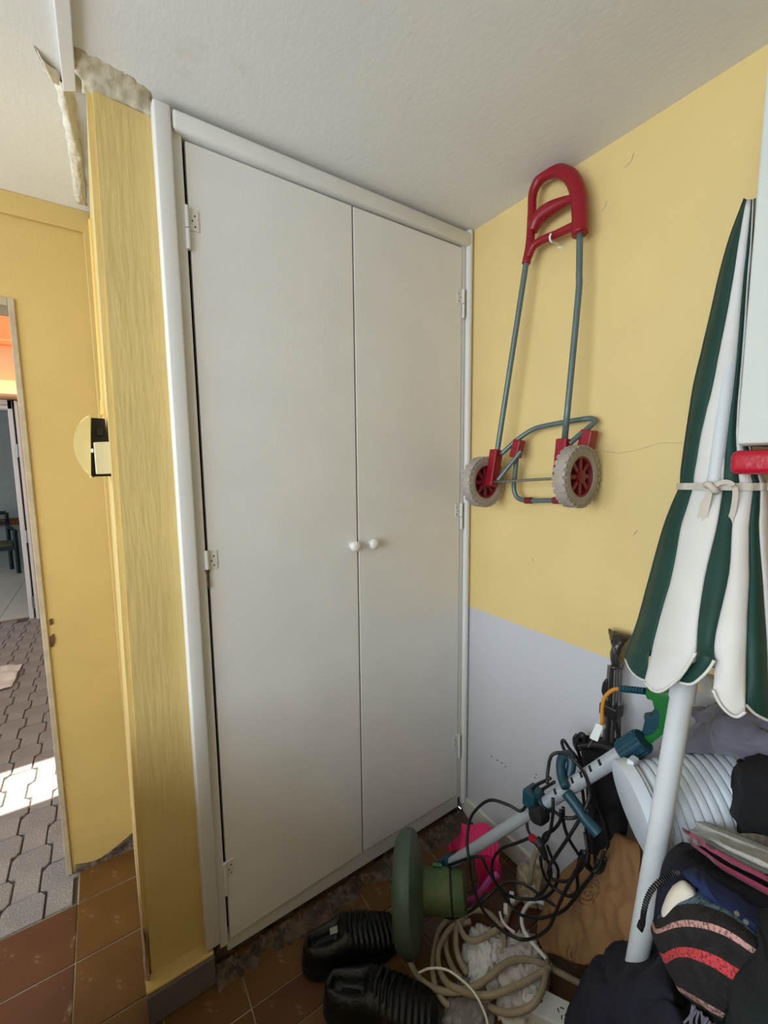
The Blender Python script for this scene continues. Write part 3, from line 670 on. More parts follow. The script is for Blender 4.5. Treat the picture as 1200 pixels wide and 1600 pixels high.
def wheel(c):
    c = Vector(c); ax = Vector((0, -1, 0)); R = 0.083
    b2 = B(); lathe(b2, c, ax, [(-0.016, 0.054), (-0.018, 0.062), (-0.0175, 0.076), (-0.012, R), (0.012, R), (0.0175, 0.076), (0.018, 0.062), (0.016, 0.054), (-0.016, 0.054)], 48)
    t = obj('tyre', b2, m_rubber, tr, smooth='auto')
    b2 = B()
    for k in range(26):
        a = 2*PI*k/26
        for s in (-1, 1):
            aa = a+(PI/26 if s > 0 else 0)
            mt = Matrix.Translation(c) @ Matrix.Rotation(aa, 4, 'Y') @ Matrix.Translation((0, s*0.0125, R))
            box(b2, -0.006, 0.006, -0.006, 0.006, -0.006, 0.0004, mt)
    obj('tread', b2, m_rubber, t)
    b2 = B(); lathe(b2, c, ax, [(-0.010, 0.0), (-0.010, 0.055), (-0.014, 0.055), (-0.014, 0.048), (-0.004, 0.046), (-0.003, 0.020), (0.003, 0.020), (0.004, 0.046), (0.014, 0.049), (0.014, 0.055), (0.010, 0.055)], 40)
    lathe(b2, c, ax, [(-0.017, 0.0), (-0.017, 0.016), (0.016, 0.017), (0.018, 0.010), (0.018, 0)], 20)
    hb = obj('hub', b2, m_redd, tr, smooth='auto')
    b2 = B()
    for k in range(8):
        mt = Matrix.Translation(c) @ Matrix.Rotation(2*PI*k/8, 4, 'Y')
        box(b2, -0.0055, 0.0055, -0.012, 0.012, 0.013, 0.050, mt)
    obj('spoke', b2, m_redd, hb, bevel=0.001)
    b2 = B()
    for k in range(8):
        mt = Matrix.Translation(c) @ Matrix.Rotation(2*PI*(k+0.5)/8, 4, 'Y')
        for s in (-1, 1): box(b2, -0.006, 0.006, s*0.0048-0.0006, s*0.0048+0.0006, 0.026, 0.042, mt)
    obj('slot', b2, m_dark, hb)
wheel((-0.1,-0.1681,1.3715)); wheel((-0.1,-0.4985,1.3938))
hk = thing('wall_hook', 'small pale metal hook in the yellow wall holding the red trolley handle', 'hook', (-0.01, -0.365, 2.03))
bm = B(); tube(bm, [(0,-0.3595,2.0581),(-0.03,-0.3672,2.0538),(-0.062,-0.3729,2.0462),(-0.07,-0.3721,2.0544),(-0.07,-0.3757,2.0645)], 0.0028, 8, smooth=4); obj('prong', bm, m_wpl, hk, smooth=True)
bm = B(); lathe(bm, (0,-0.3595,2.0563), (-1, 0, 0), [(0, 0.007), (0.003, 0.006), (0.004, 0)], 12); obj('plate', bm, m_wpl, hk)

# ================================================================== CABINET AND RED SHELF
cb = thing('wall_cabinet', 'white wall cabinet at the right edge of the room above the red board', 'cabinet', (-0.12, -1.25, 1.452))
bm = B(); box(bm, -0.245, -0.001, -1.6, -0.880, 1.456, 2.085); obj('body', bm, m_cab, cb, bevel=0.004)
bm = B(); box(bm, -0.262, -0.246, -1.6, -0.882, 1.458, 2.083); obj('door', bm, m_cab, cb, bevel=0.003)
bm = B(); box(bm, -0.268, -0.001, -1.6, -0.876, 1.408, 1.448)
tag(obj('red_shelf_board', bm, m_redp, bevel=0.010, seg=4, smooth='auto'), 'glossy red rounded board directly under the white wall cabinet', 'shelf')

# ================================================================== CLOSED PATIO UMBRELLA
um = thing('patio_umbrella', 'closed green and white striped patio umbrella on a white pole leaning in the corner', 'umbrella', (-0.42, -0.83, 0.0))
PB, PC, PT = Vector((-0.36,-0.8232,0.496)), Vector((-0.285,-0.8387,1.0083)), Vector((-0.13,-0.8299,1.8121))
dd = (PB-PC).normalized(); foot = PB+dd*((PB.z-0.02)/-dd.z)
bm = B(); tube(bm, [foot, PC], 0.0185, 20); obj('pole', bm, m_pole, um, smooth='auto')
bm = B(); tube(bm, [PC+dd*0.018, PC-dd*0.25], 0.0205, 20); tube(bm, [PC-dd*0.25, PT], 0.012, 12); obj('pole_sleeve', bm, m_pole, um, smooth='auto')
CAN = [[[(-0.11,-0.8198,1.9237),(-0.1198,-0.8238,1.9186),(-0.1234,-0.8259,1.9164),(-0.1255,-0.8275,1.915),(-0.1263,-0.8287,1.9141)],
[(-0.115,-0.8006,1.8508),(-0.1342,-0.8112,1.8413),(-0.1406,-0.8175,1.8369),(-0.1437,-0.8227,1.8339),(-0.1443,-0.827,1.832)],
[(-0.12,-0.7888,1.7711),(-0.1459,-0.8038,1.7605),(-0.1545,-0.8128,1.7556),(-0.1586,-0.8201,1.7523),(-0.1593,-0.8262,1.7501)],
[(-0.13,-0.779,1.6746),(-0.158,-0.7961,1.6661),(-0.1676,-0.8064,1.6621),(-0.1723,-0.8148,1.6593),(-0.1734,-0.822,1.6574)],
[(-0.14,-0.7691,1.5876),(-0.1704,-0.7884,1.5815),(-0.1809,-0.8001,1.5786),(-0.1861,-0.8097,1.5765),(-0.1877,-0.8179,1.5751)],
[(-0.155,-0.7668,1.4908),(-0.1819,-0.7838,1.4887),(-0.1916,-0.7941,1.4876),(-0.1968,-0.8027,1.4868),(-0.1989,-0.8099,1.4862)],
[(-0.17,-0.768,1.4128),(-0.1926,-0.7827,1.4132),(-0.2011,-0.7919,1.4134),(-0.2059,-0.7995,1.4134),(-0.208,-0.8061,1.4135)],
[(-0.175,-0.7695,1.3803),(-0.1963,-0.7835,1.3816),(-0.2044,-0.7922,1.3822),(-0.209,-0.7996,1.3826),(-0.2109,-0.8058,1.3829)],
[(-0.185,-0.7606,1.3409),(-0.2104,-0.7777,1.3437),(-0.2201,-0.7883,1.3451),(-0.2255,-0.7971,1.346),(-0.2278,-0.8046,1.3467)],
[(-0.195,-0.7519,1.2942),(-0.2241,-0.7718,1.2992),(-0.2351,-0.784,1.3016),(-0.2413,-0.794,1.3034),(-0.244,-0.8025,1.3046)],
[(-0.22,-0.7436,1.1998),(-0.2588,-0.7702,1.2115),(-0.2734,-0.786,1.217),(-0.2816,-0.7988,1.221),(-0.2851,-0.8094,1.2238)],
[(-0.245,-0.7363,1.1051),(-0.287,-0.7647,1.123),(-0.303,-0.781,1.1314),(-0.312,-0.7938,1.1373),(-0.3158,-0.8042,1.1413)],
[(-0.255,-0.725,1.0436),(-0.3022,-0.7583,1.0679),(-0.3201,-0.7772,1.0795),(-0.3302,-0.7921,1.0875),(-0.3345,-0.8041,1.093)],
[(-0.265,-0.7256,1.0254),(-0.3126,-0.7586,1.051),(-0.3307,-0.7772,1.0631),(-0.3409,-0.7917,1.0714),(-0.3452,-0.8032,1.077)],
[(-0.269,-0.7266,1.0198),(-0.3039,-0.7525,1.0195),(-0.3215,-0.7705,1.019),(-0.335,-0.7871,1.0225),(-0.3453,-0.8015,1.0282)]],
[[(-0.1263,-0.8287,1.9141),(-0.1293,-0.8313,1.9119),(-0.1307,-0.8334,1.9104),(-0.1309,-0.8352,1.9095),(-0.1297,-0.8365,1.9092)],
[(-0.1443,-0.827,1.832),(-0.1463,-0.831,1.8298),(-0.1465,-0.8344,1.8283),(-0.1451,-0.8373,1.8275),(-0.1419,-0.8397,1.8273)],
[(-0.1593,-0.8262,1.7501),(-0.1617,-0.8314,1.7478),(-0.1621,-0.8358,1.7462),(-0.1603,-0.8396,1.7454),(-0.1562,-0.8426,1.7452)],
[(-0.1734,-0.822,1.6574),(-0.1768,-0.8295,1.6551),(-0.1774,-0.836,1.6534),(-0.1752,-0.8416,1.6523),(-0.1701,-0.8462,1.652)],
[(-0.1877,-0.8179,1.5751),(-0.1919,-0.8275,1.5731),(-0.1928,-0.8359,1.5717),(-0.1903,-0.843,1.5708),(-0.1843,-0.8491,1.5704)],
[(-0.1989,-0.8099,1.4862),(-0.2052,-0.822,1.4851),(-0.2078,-0.8326,1.4843),(-0.2068,-0.8418,1.4837),(-0.2021,-0.8497,1.4833)],
[(-0.208,-0.8061,1.4135),(-0.2164,-0.8209,1.4137),(-0.2208,-0.8339,1.4138),(-0.2219,-0.8454,1.4138),(-0.2198,-0.8557,1.4139)],
[(-0.2109,-0.8058,1.3829),(-0.2197,-0.8211,1.3837),(-0.2247,-0.8345,1.3844),(-0.2263,-0.8465,1.3849),(-0.225,-0.8573,1.3852)],
[(-0.2278,-0.8046,1.3467),(-0.2375,-0.8216,1.3486),(-0.243,-0.8364,1.35),(-0.2447,-0.8496,1.351),(-0.243,-0.8613,1.3518)],
[(-0.244,-0.8025,1.3046),(-0.2548,-0.821,1.3078),(-0.2609,-0.8371,1.3103),(-0.2629,-0.8513,1.3121),(-0.261,-0.8638,1.3134)],
[(-0.2851,-0.8094,1.2238),(-0.2968,-0.8271,1.2293),(-0.3037,-0.8424,1.2336),(-0.3061,-0.8556,1.2367),(-0.3045,-0.867,1.2389)],
[(-0.3158,-0.8042,1.1413),(-0.3316,-0.8264,1.1516),(-0.3411,-0.8452,1.1594),(-0.345,-0.8611,1.1651),(-0.3438,-0.8747,1.169)],
[(-0.3345,-0.8041,1.093),(-0.3516,-0.8288,1.1063),(-0.3617,-0.8494,1.1164),(-0.3657,-0.8668,1.1238),(-0.3641,-0.8816,1.1288)],
[(-0.3452,-0.8039,1.065),(-0.3643,-0.8304,1.0809),(-0.3756,-0.8524,1.0929),(-0.3802,-0.8708,1.1015),(-0.3788,-0.8864,1.1073)],
[(-0.3541,-0.8022,1.0287),(-0.3664,-0.8217,1.0256),(-0.3775,-0.8421,1.0385),(-0.3898,-0.8713,1.0814),(-0.3948,-0.8907,1.1295)]],
[[(-0.1297,-0.8365,1.9092),(-0.1304,-0.8372,1.9086),(-0.1305,-0.8376,1.9084),(-0.1299,-0.8379,1.9084),(-0.1286,-0.838,1.9088)],
[(-0.1419,-0.8397,1.8273),(-0.1425,-0.8408,1.8267),(-0.1421,-0.8417,1.8265),(-0.1407,-0.8422,1.8266),(-0.1383,-0.8424,1.8272)],
[(-0.1562,-0.8426,1.7452),(-0.1571,-0.8441,1.7445),(-0.1568,-0.8452,1.7442),(-0.1551,-0.8458,1.7444),(-0.1522,-0.8462,1.7449)],
[(-0.1701,-0.8462,1.652),(-0.1709,-0.8481,1.6514),(-0.1703,-0.8495,1.6512),(-0.1681,-0.8505,1.6512),(-0.1644,-0.8511,1.6517)],
[(-0.1843,-0.8491,1.5704),(-0.1851,-0.8512,1.5699),(-0.1844,-0.8529,1.5697),(-0.182,-0.854,1.5698),(-0.1779,-0.8547,1.5701)],
[(-0.2021,-0.8497,1.4833),(-0.2029,-0.8532,1.483),(-0.2018,-0.8562,1.4828),(-0.1989,-0.8586,1.4828),(-0.194,-0.8604,1.4828)],
[(-0.2198,-0.8557,1.4139),(-0.2215,-0.8614,1.4139),(-0.2213,-0.8664,1.4139),(-0.2192,-0.8708,1.4139),(-0.2152,-0.8747,1.4138)],
[(-0.225,-0.8573,1.3852),(-0.227,-0.8637,1.3855),(-0.2272,-0.8695,1.3857),(-0.2255,-0.8747,1.3858),(-0.2219,-0.8793,1.3858)],
[(-0.243,-0.8613,1.3518),(-0.2454,-0.8675,1.3524),(-0.2457,-0.8731,1.3528),(-0.2439,-0.878,1.3531),(-0.2401,-0.8822,1.3531)],
[(-0.261,-0.8638,1.3134),(-0.2638,-0.8702,1.3144),(-0.2643,-0.8757,1.3151),(-0.2626,-0.8806,1.3155),(-0.2585,-0.8847,1.3156)],
[(-0.3045,-0.867,1.2389),(-0.3087,-0.8765,1.2415),(-0.3097,-0.8847,1.2434),(-0.3076,-0.8918,1.2446),(-0.3022,-0.8979,1.245)],
[(-0.3438,-0.8747,1.169),(-0.349,-0.8833,1.1727),(-0.3508,-0.8905,1.1753),(-0.3492,-0.8966,1.1768),(-0.3443,-0.9016,1.1773)],
[(-0.3641,-0.8816,1.1288),(-0.3695,-0.8892,1.133),(-0.3714,-0.8956,1.1357),(-0.3697,-0.9007,1.1372),(-0.3646,-0.9047,1.1373)],
[(-0.3788,-0.8859,1.1147),(-0.3846,-0.894,1.1195),(-0.3867,-0.9007,1.1226),(-0.385,-0.9061,1.1243),(-0.3796,-0.9104,1.1245)],
[(-0.3765,-0.8635,1.0628),(-0.3817,-0.8835,1.0699),(-0.3837,-0.8971,1.0884),(-0.384,-0.9063,1.1062),(-0.3836,-0.9118,1.1219)]],
[[(-0.1286,-0.838,1.9088),(-0.129,-0.8386,1.9084),(-0.1288,-0.839,1.9082),(-0.1279,-0.8392,1.9084),(-0.1263,-0.8392,1.9089)],
[(-0.1383,-0.8424,1.8272),(-0.1388,-0.8433,1.8267),(-0.1382,-0.8438,1.8266),(-0.1367,-0.8441,1.8269),(-0.1342,-0.8441,1.8276)],
[(-0.1522,-0.8462,1.7449),(-0.1529,-0.8473,1.7443),(-0.1523,-0.8481,1.7442),(-0.1505,-0.8485,1.7445),(-0.1474,-0.8485,1.7451)],
[(-0.1644,-0.8511,1.6517),(-0.165,-0.8524,1.6512),(-0.1642,-0.8534,1.6511),(-0.1619,-0.8539,1.6514),(-0.1581,-0.8539,1.6519)],
[(-0.1779,-0.8547,1.5701),(-0.1786,-0.8563,1.5698),(-0.1776,-0.8574,1.5697),(-0.1749,-0.858,1.5698),(-0.1706,-0.8582,1.5702)],
[(-0.194,-0.8604,1.4828),(-0.1945,-0.8624,1.4827),(-0.1932,-0.8639,1.4826),(-0.1903,-0.8649,1.4826),(-0.1855,-0.8654,1.4828)],
[(-0.2152,-0.8747,1.4138),(-0.2155,-0.8788,1.4139),(-0.2139,-0.8824,1.4139),(-0.2105,-0.8855,1.4138),(-0.205,-0.8879,1.4137)],
[(-0.2219,-0.8793,1.3858),(-0.2224,-0.8844,1.386),(-0.221,-0.8888,1.3861),(-0.2177,-0.8928,1.3862),(-0.2123,-0.8961,1.3861)],
[(-0.2401,-0.8822,1.3531),(-0.241,-0.8878,1.3536),(-0.2397,-0.8926,1.3539),(-0.2361,-0.8969,1.354),(-0.2304,-0.9005,1.3539)],
[(-0.2585,-0.8847,1.3156),(-0.2597,-0.891,1.3165),(-0.2585,-0.8964,1.317),(-0.2547,-0.9012,1.3172),(-0.2484,-0.9052,1.3171)],
[(-0.3022,-0.8979,1.245),(-0.3038,-0.9051,1.2468),(-0.3022,-0.9113,1.2478),(-0.2973,-0.9165,1.2482),(-0.2891,-0.9209,1.2478)],
[(-0.3443,-0.9016,1.1773),(-0.3469,-0.9116,1.1809),(-0.3456,-0.9203,1.1833),(-0.3401,-0.9277,1.1843),(-0.3304,-0.9339,1.1841)],
[(-0.3646,-0.9047,1.1373),(-0.3677,-0.916,1.1422),(-0.3665,-0.9257,1.1454),(-0.3606,-0.934,1.1469),(-0.35,-0.9409,1.1467)],
[(-0.3796,-0.9124,1.0916),(-0.383,-0.9234,1.0974),(-0.382,-0.9328,1.1012),(-0.3763,-0.9408,1.1029),(-0.3659,-0.9475,1.1026)],
[(-0.3957,-0.9168,1.0798),(-0.3946,-0.9265,1.0611),(-0.3918,-0.9375,1.0501),(-0.3878,-0.9465,1.0482),(-0.3824,-0.9542,1.0583)]],
[[(-0.1263,-0.8392,1.9089),(-0.1264,-0.8397,1.9087),(-0.1258,-0.84,1.9087),(-0.1244,-0.8401,1.9091),(-0.1223,-0.8399,1.9099)],
[(-0.1342,-0.8441,1.8276),(-0.1342,-0.8448,1.8273),(-0.1332,-0.8452,1.8274),(-0.131,-0.8452,1.828),(-0.1276,-0.845,1.829)],
[(-0.1474,-0.8485,1.7451),(-0.1476,-0.8495,1.7447),(-0.1465,-0.8501,1.7448),(-0.144,-0.8503,1.7452),(-0.1401,-0.8502,1.7461)],
[(-0.1581,-0.8539,1.6519),(-0.158,-0.8551,1.6517),(-0.1564,-0.8558,1.6517),(-0.153,-0.856,1.6522),(-0.1479,-0.8557,1.6531)],
[(-0.1706,-0.8582,1.5702),(-0.1708,-0.8594,1.57),(-0.1693,-0.8602,1.57),(-0.1661,-0.8604,1.5703),(-0.1611,-0.8601,1.5708)],
[(-0.1855,-0.8654,1.4828),(-0.1856,-0.8668,1.4827),(-0.1839,-0.8677,1.4827),(-0.1804,-0.8681,1.4828),(-0.175,-0.8679,1.483)],
[(-0.205,-0.8879,1.4137),(-0.205,-0.8902,1.4138),(-0.2033,-0.8919,1.4137),(-0.1998,-0.8932,1.4137),(-0.1944,-0.8939,1.4136)],
[(-0.2123,-0.8961,1.3861),(-0.2126,-0.8986,1.3862),(-0.2112,-0.9006,1.3862),(-0.2081,-0.9022,1.3861),(-0.2032,-0.9033,1.386)],
[(-0.2304,-0.9005,1.3539),(-0.2308,-0.9034,1.3541),(-0.2294,-0.9058,1.3542),(-0.2259,-0.9076,1.3541),(-0.2204,-0.909,1.3539)],
[(-0.2484,-0.9052,1.3171),(-0.249,-0.9085,1.3176),(-0.2475,-0.9113,1.3177),(-0.2436,-0.9134,1.3177),(-0.2375,-0.915,1.3173)],
[(-0.2891,-0.9209,1.2478),(-0.2895,-0.925,1.2487),(-0.287,-0.9283,1.2491),(-0.2814,-0.9309,1.2487),(-0.2726,-0.9327,1.2478)],
[(-0.3304,-0.9339,1.1841),(-0.3307,-0.9393,1.1858),(-0.3273,-0.9438,1.1864),(-0.3201,-0.9474,1.186),(-0.3089,-0.95,1.1843)],
[(-0.35,-0.9409,1.1467),(-0.3503,-0.947,1.149),(-0.3465,-0.952,1.1498),(-0.3385,-0.956,1.1492),(-0.3259,-0.959,1.1471)],
[(-0.3659,-0.9481,1.0927),(-0.366,-0.9548,1.0957),(-0.3618,-0.9603,1.0968),(-0.3529,-0.9647,1.0961),(-0.3392,-0.9682,1.0933)],
[(-0.3704,-0.9505,1.0635),(-0.3631,-0.9592,1.052),(-0.351,-0.9686,1.0432),(-0.3387,-0.9748,1.0378),(-0.3215,-0.9799,1.0331)]],
[[(-0.1223,-0.8399,1.9099),(-0.1217,-0.8402,1.9099),(-0.1201,-0.8403,1.9104),(-0.1173,-0.8399,1.9115),(-0.11,-0.8383,1.9147)],
[(-0.1276,-0.845,1.829),(-0.1273,-0.8453,1.8289),(-0.1258,-0.8454,1.8293),(-0.1227,-0.845,1.8303),(-0.115,-0.8432,1.8331)],
[(-0.1401,-0.8502,1.7461),(-0.1393,-0.8509,1.7461),(-0.1368,-0.8511,1.7465),(-0.1321,-0.8507,1.7477),(-0.12,-0.8482,1.7511)],
[(-0.1479,-0.8557,1.6531),(-0.1475,-0.8563,1.653),(-0.1454,-0.8564,1.6533),(-0.141,-0.8559,1.6541),(-0.13,-0.8535,1.6563)],
[(-0.1611,-0.8601,1.5708),(-0.1605,-0.8609,1.5708),(-0.158,-0.8611,1.571),(-0.1529,-0.8606,1.5715),(-0.14,-0.8579,1.5732)],
[(-0.175,-0.8679,1.483),(-0.1746,-0.8688,1.4829),(-0.1722,-0.869,1.483),(-0.1673,-0.8686,1.4832),(-0.155,-0.8661,1.4838)],
[(-0.1944,-0.8939,1.4136),(-0.1935,-0.8955,1.4136),(-0.1904,-0.8964,1.4136),(-0.1847,-0.8967,1.4135),(-0.17,-0.8948,1.4133)],
[(-0.2032,-0.9033,1.386),(-0.2019,-0.9055,1.386),(-0.1983,-0.9072,1.386),(-0.1918,-0.9081,1.3858),(-0.175,-0.9067,1.3851)],
[(-0.2204,-0.909,1.3539),(-0.2186,-0.9119,1.354),(-0.2141,-0.9142,1.3539),(-0.206,-0.9155,1.3535),(-0.185,-0.9139,1.352)],
[(-0.2375,-0.915,1.3173),(-0.2353,-0.9186,1.3175),(-0.2299,-0.9214,1.3173),(-0.2202,-0.9232,1.3166),(-0.195,-0.9215,1.3141)],
[(-0.2726,-0.9327,1.2478),(-0.2699,-0.9362,1.2481),(-0.2632,-0.9388,1.2476),(-0.2512,-0.9402,1.246),(-0.22,-0.9374,1.2406)],
[(-0.3089,-0.95,1.1843),(-0.3056,-0.9541,1.1849),(-0.2975,-0.9572,1.184),(-0.2829,-0.9589,1.1813),(-0.245,-0.9559,1.1721)],
[(-0.3259,-0.959,1.1471),(-0.3223,-0.9635,1.1478),(-0.3132,-0.9668,1.1466),(-0.297,-0.9687,1.1431),(-0.255,-0.9657,1.1312)],
[(-0.3392,-0.9685,1.0883),(-0.3354,-0.973,1.0892),(-0.3259,-0.9764,1.0877),(-0.309,-0.9783,1.0831),(-0.265,-0.9753,1.0677)],
[(-0.3369,-0.9814,1.0417),(-0.3257,-0.9837,1.0346),(-0.3013,-0.9847,1.0261),(-0.281,-0.9851,1.0209),(-0.281,-0.9888,1.0314)]]]
def panel(k, m):
    rows = CAN[k]
    rows = [[Vector(p) for p in r] for r in rows]
    n = len(rows)
    o = sheet('canopy_panel', rows, m, thick=0.004, amp=0.0015, scale=14, nu=4, nv=4, seed=k*3.0, parent=um, rnd=0.02)
    b2 = B(); tube(b2, catmull(rows[-1], 4), 0.0024, 6, flat=1.0); obj('hem', b2, m_canw, o, smooth=True)
    return rows
allr = [panel(k, m_green if k % 2 == 0 else m_canw) for k in range(6)]
back = []
for r0, r1 in zip(allr[0], allr[-1]):
    a, b_ = r0[0], r1[-1]; w_ = (a-b_).length
    back.append([a, a.lerp(b_, 0.25)+Vector((w_*0.30, w_*0.1, 0)), a.lerp(b_, 0.5)+Vector((w_*0.38, w_*0.12, 0)), a.lerp(b_, 0.75)+Vector((w_*0.30, w_*0.1, 0)), b_])
for r in back:
    for v in r: v.x = min(v.x, -0.012)
back = [r for r in back]
sheet('canopy_back', back, m_green, thick=0.004, amp=0.002, scale=14, nu=3, nv=3, parent=um, rnd=0.02, back=(-1, 0, 0))
ring = [r[0] for r in [allr[k][7] for k in range(6)]]+[allr[5][7][-1]]
full = []
for k in range(6): full += [allr[k][7][0], allr[k][7][2]]
full += [allr[5][7][-1]]
cen = sum(full, Vector())/len(full)
full = [p+(Vector((p.x-cen.x, p.y-cen.y, 0)).normalized()*0.007)+Vector((-0.004, -0.002, 0)) for p in full]
def ribbon(b2, pts, wid, th, up, n=5):
    P_ = catmull(pts, n); up = Vector(up); rings = []
    for i, p in enumerate(P_):
        t = (P_[min(i+1, len(P_)-1)]-P_[max(i-1, 0)]).normalized(); wv = (up-t*up.dot(t)).normalized(); nv_ = t.cross(wv)
        rings.append([b2.verts.new(p+wv*sx*wid/2+nv_*sy*th/2) for sx, sy in ((-1, -1), (1, -1), (1, 1), (-1, 1))])
    for A_, B_ in zip(rings, rings[1:]):
        for k in range(4): b2.faces.new((A_[k], A_[(k+1) % 4], B_[(k+1) % 4], B_[k]))
    b2.faces.new(rings[0]); b2.faces.new(rings[-1])
bm = B(); ribbon(bm, full, 0.013, 0.002, (0, 0, 1)); obj('tie_strap', bm, m_strap, um)
bm = B()
kn = Vector((-0.242,-0.8448,1.3831))
tube(bm, [kn+Vector((0, 0.008, 0.004)), kn+Vector((-0.006, 0.002, 0.006)), kn+Vector((-0.006, -0.006, -0.002)), kn+Vector((0, -0.008, -0.006)), kn+Vector((-0.004, 0, -0.004))], 0.006, 8, smooth=4)
obj('strap_knot', bm, m_strap, um, smooth=True)
bm = B()
ribbon(bm, [(-0.245,-0.8441,1.3785),(-0.247,-0.8409,1.3634),(-0.25,-0.8369,1.3493),(-0.252,-0.8354,1.3211),(-0.255,-0.8357,1.2835)], 0.010, 0.0015, (0, 1, 0))
ribbon(bm, [(-0.246,-0.8436,1.3762),(-0.25,-0.844,1.3602),(-0.253,-0.8424,1.3394),(-0.257,-0.8436,1.3107),(-0.26,-0.8443,1.2853)], 0.010, 0.0015, (0, 1, 0))
obj('strap_tail', bm, m_strap, um)
bm = B()
ribbon(bm, [(-0.246,-0.8506,1.3869),(-0.246,-0.8632,1.394),(-0.244,-0.8746,1.3909),(-0.245,-0.8811,1.3779),(-0.25,-0.8819,1.3481),(-0.252,-0.88,1.3313),(-0.255,-0.8784,1.3135)], 0.008, 0.0015, (0, 0.6, 1))
obj('strap_tail', bm, m_strap, um)

# ================================================================== STRING TRIMMER
tm_ = thing('string_trimmer', 'green electric string trimmer with grey shaft leaning across the pile of cables', 'trimmer', (-0.45, -0.24, 0.0))
GC = Vector((-0.4648,-0.2504,0.165)); nx = Vector((0.80, -0.58, -0.02)).normalized(); nx = (nx+Vector((-0.06, -0.08, 0.10))).normalized()
bm = B()
lathe(bm, GC, nx, [(-0.050, 0.0), (-0.050, 0.10), (-0.046, 0.128), (-0.034, 0.143), (-0.012, 0.150), (0.004, 0.148), (0.014, 0.135), (0.030, 0.085), (0.036, 0.05), (0.036, 0.0)], 48)
obj('guard', bm, m_guard, tm_, smooth='auto')
bm = B()
lathe(bm, GC, nx, [(0.034, 0.0), (0.034, 0.058), (0.060, 0.056), (0.112, 0.056), (0.112, 0.053), (0.119, 0.053), (0.119, 0.056), (0.150, 0.053), (0.158, 0.042), (0.158, 0.0)], 36)
mt_ = obj('motor_housing', bm, m_ogreen, tm_, smooth='auto')
bm = B(); lathe(bm, GC, nx, [(0.1125, 0.0545), (0.1185, 0.0545), (0.1185, 0.05), (0.1125, 0.05), (0.1125, 0.0545)], 36); obj('vent_gap', bm, m_dark, mt_)
S2 = Vector((-0.2,-0.7223,0.7934)); S0 = Vector((-0.335,-0.272,0.1916))
sd = (S2-S0).normalized()
bm = B(); tube(bm, [S0-sd*0.02, S2], 0.0148, 18); sh = obj('shaft', bm, m_alu, tm_, smooth='auto')
bm = B(); tube(bm, [S0-sd*0.045, S0+sd*0.012], 0.026, 8); tube(bm, [S0-sd*0.03, GC+nx*0.08], 0.026, 8); obj('swivel_joint', bm, m_teal, tm_, bevel=0.002)
bm = B(); tube(bm, [(-0.4,-0.2654,0.2224),(-0.38,-0.2835,0.2218)], 0.006, 6); obj('pivot_lever', bm, m_tgreen, tm_)
# wide adjusting sleeve with a row of dark slots
W0 = S0.lerp(S2, 0.64)
bm = B(); tube(bm, [W0, S2], 0.0175, 18); obj('adjusting_sleeve', bm, m_alu, tm_, smooth='auto')
vd = (Vector((-1.1567, -1.1431, 1.4287))-W0).normalized(); side = sd.cross(vd).normalized(); outv = side.cross(sd).normalized()
if outv.dot(vd) < 0: outv = -outv
upn = side if side.z > 0 else -side
bm = B()
for k in range(6):
    c = W0.lerp(S2, 0.10+k*0.115)+(outv*0.86+upn*0.5)*0.0173
    mt2 = Matrix((sd, (upn*0.86-outv*0.5), (outv*0.86+upn*0.5))).transposed().to_4x4(); mt2.translation = c
    box(bm, -0.0034, 0.0034, -0.0065, 0.0065, -0.004, 0.0009, mt2)
obj('height_slot', bm, m_dark, sh)
# collar and twin loop handle around the middle of the shaft
CC = S0.lerp(S2, 0.575)
bm = B(); tube(bm, [CC-sd*0.028, CC+sd*0.022], 0.024, 8); box(bm, -0.025, 0.02, -0.018, 0.018, -0.015, 0.028, Matrix.Translation(CC+upn*0.02+outv*0.01)); obj('clamp_collar', bm, m_teal, tm_, bevel=0.003)
bm = B(); lathe(bm, CC+outv*0.012-upn*0.012, outv, [(0, 0.024), (0.02, 0.024), (0.03, 0.018), (0.032, 0)], 20); obj('clamp_knob', bm, m_blackp, tm_, smooth='auto')
bm = B()
tube(bm, [(-0.262,-0.6012,0.6402),(-0.25,-0.5827,0.6481),(-0.235,-0.5686,0.6672),(-0.22,-0.5654,0.6817),(-0.21,-0.5749,0.6868),(-0.215,-0.5858,0.6693),(-0.235,-0.5877,0.6323)], 0.0115, 12, smooth=5)
tube(bm, [(-0.262,-0.6017,0.6269),(-0.262,-0.6292,0.6124),(-0.265,-0.6558,0.597),(-0.268,-0.681,0.5901),(-0.268,-0.6887,0.5864)], 0.0135, 12, smooth=5)
obj('loop_handle', bm, m_teal, tm_, smooth=True)
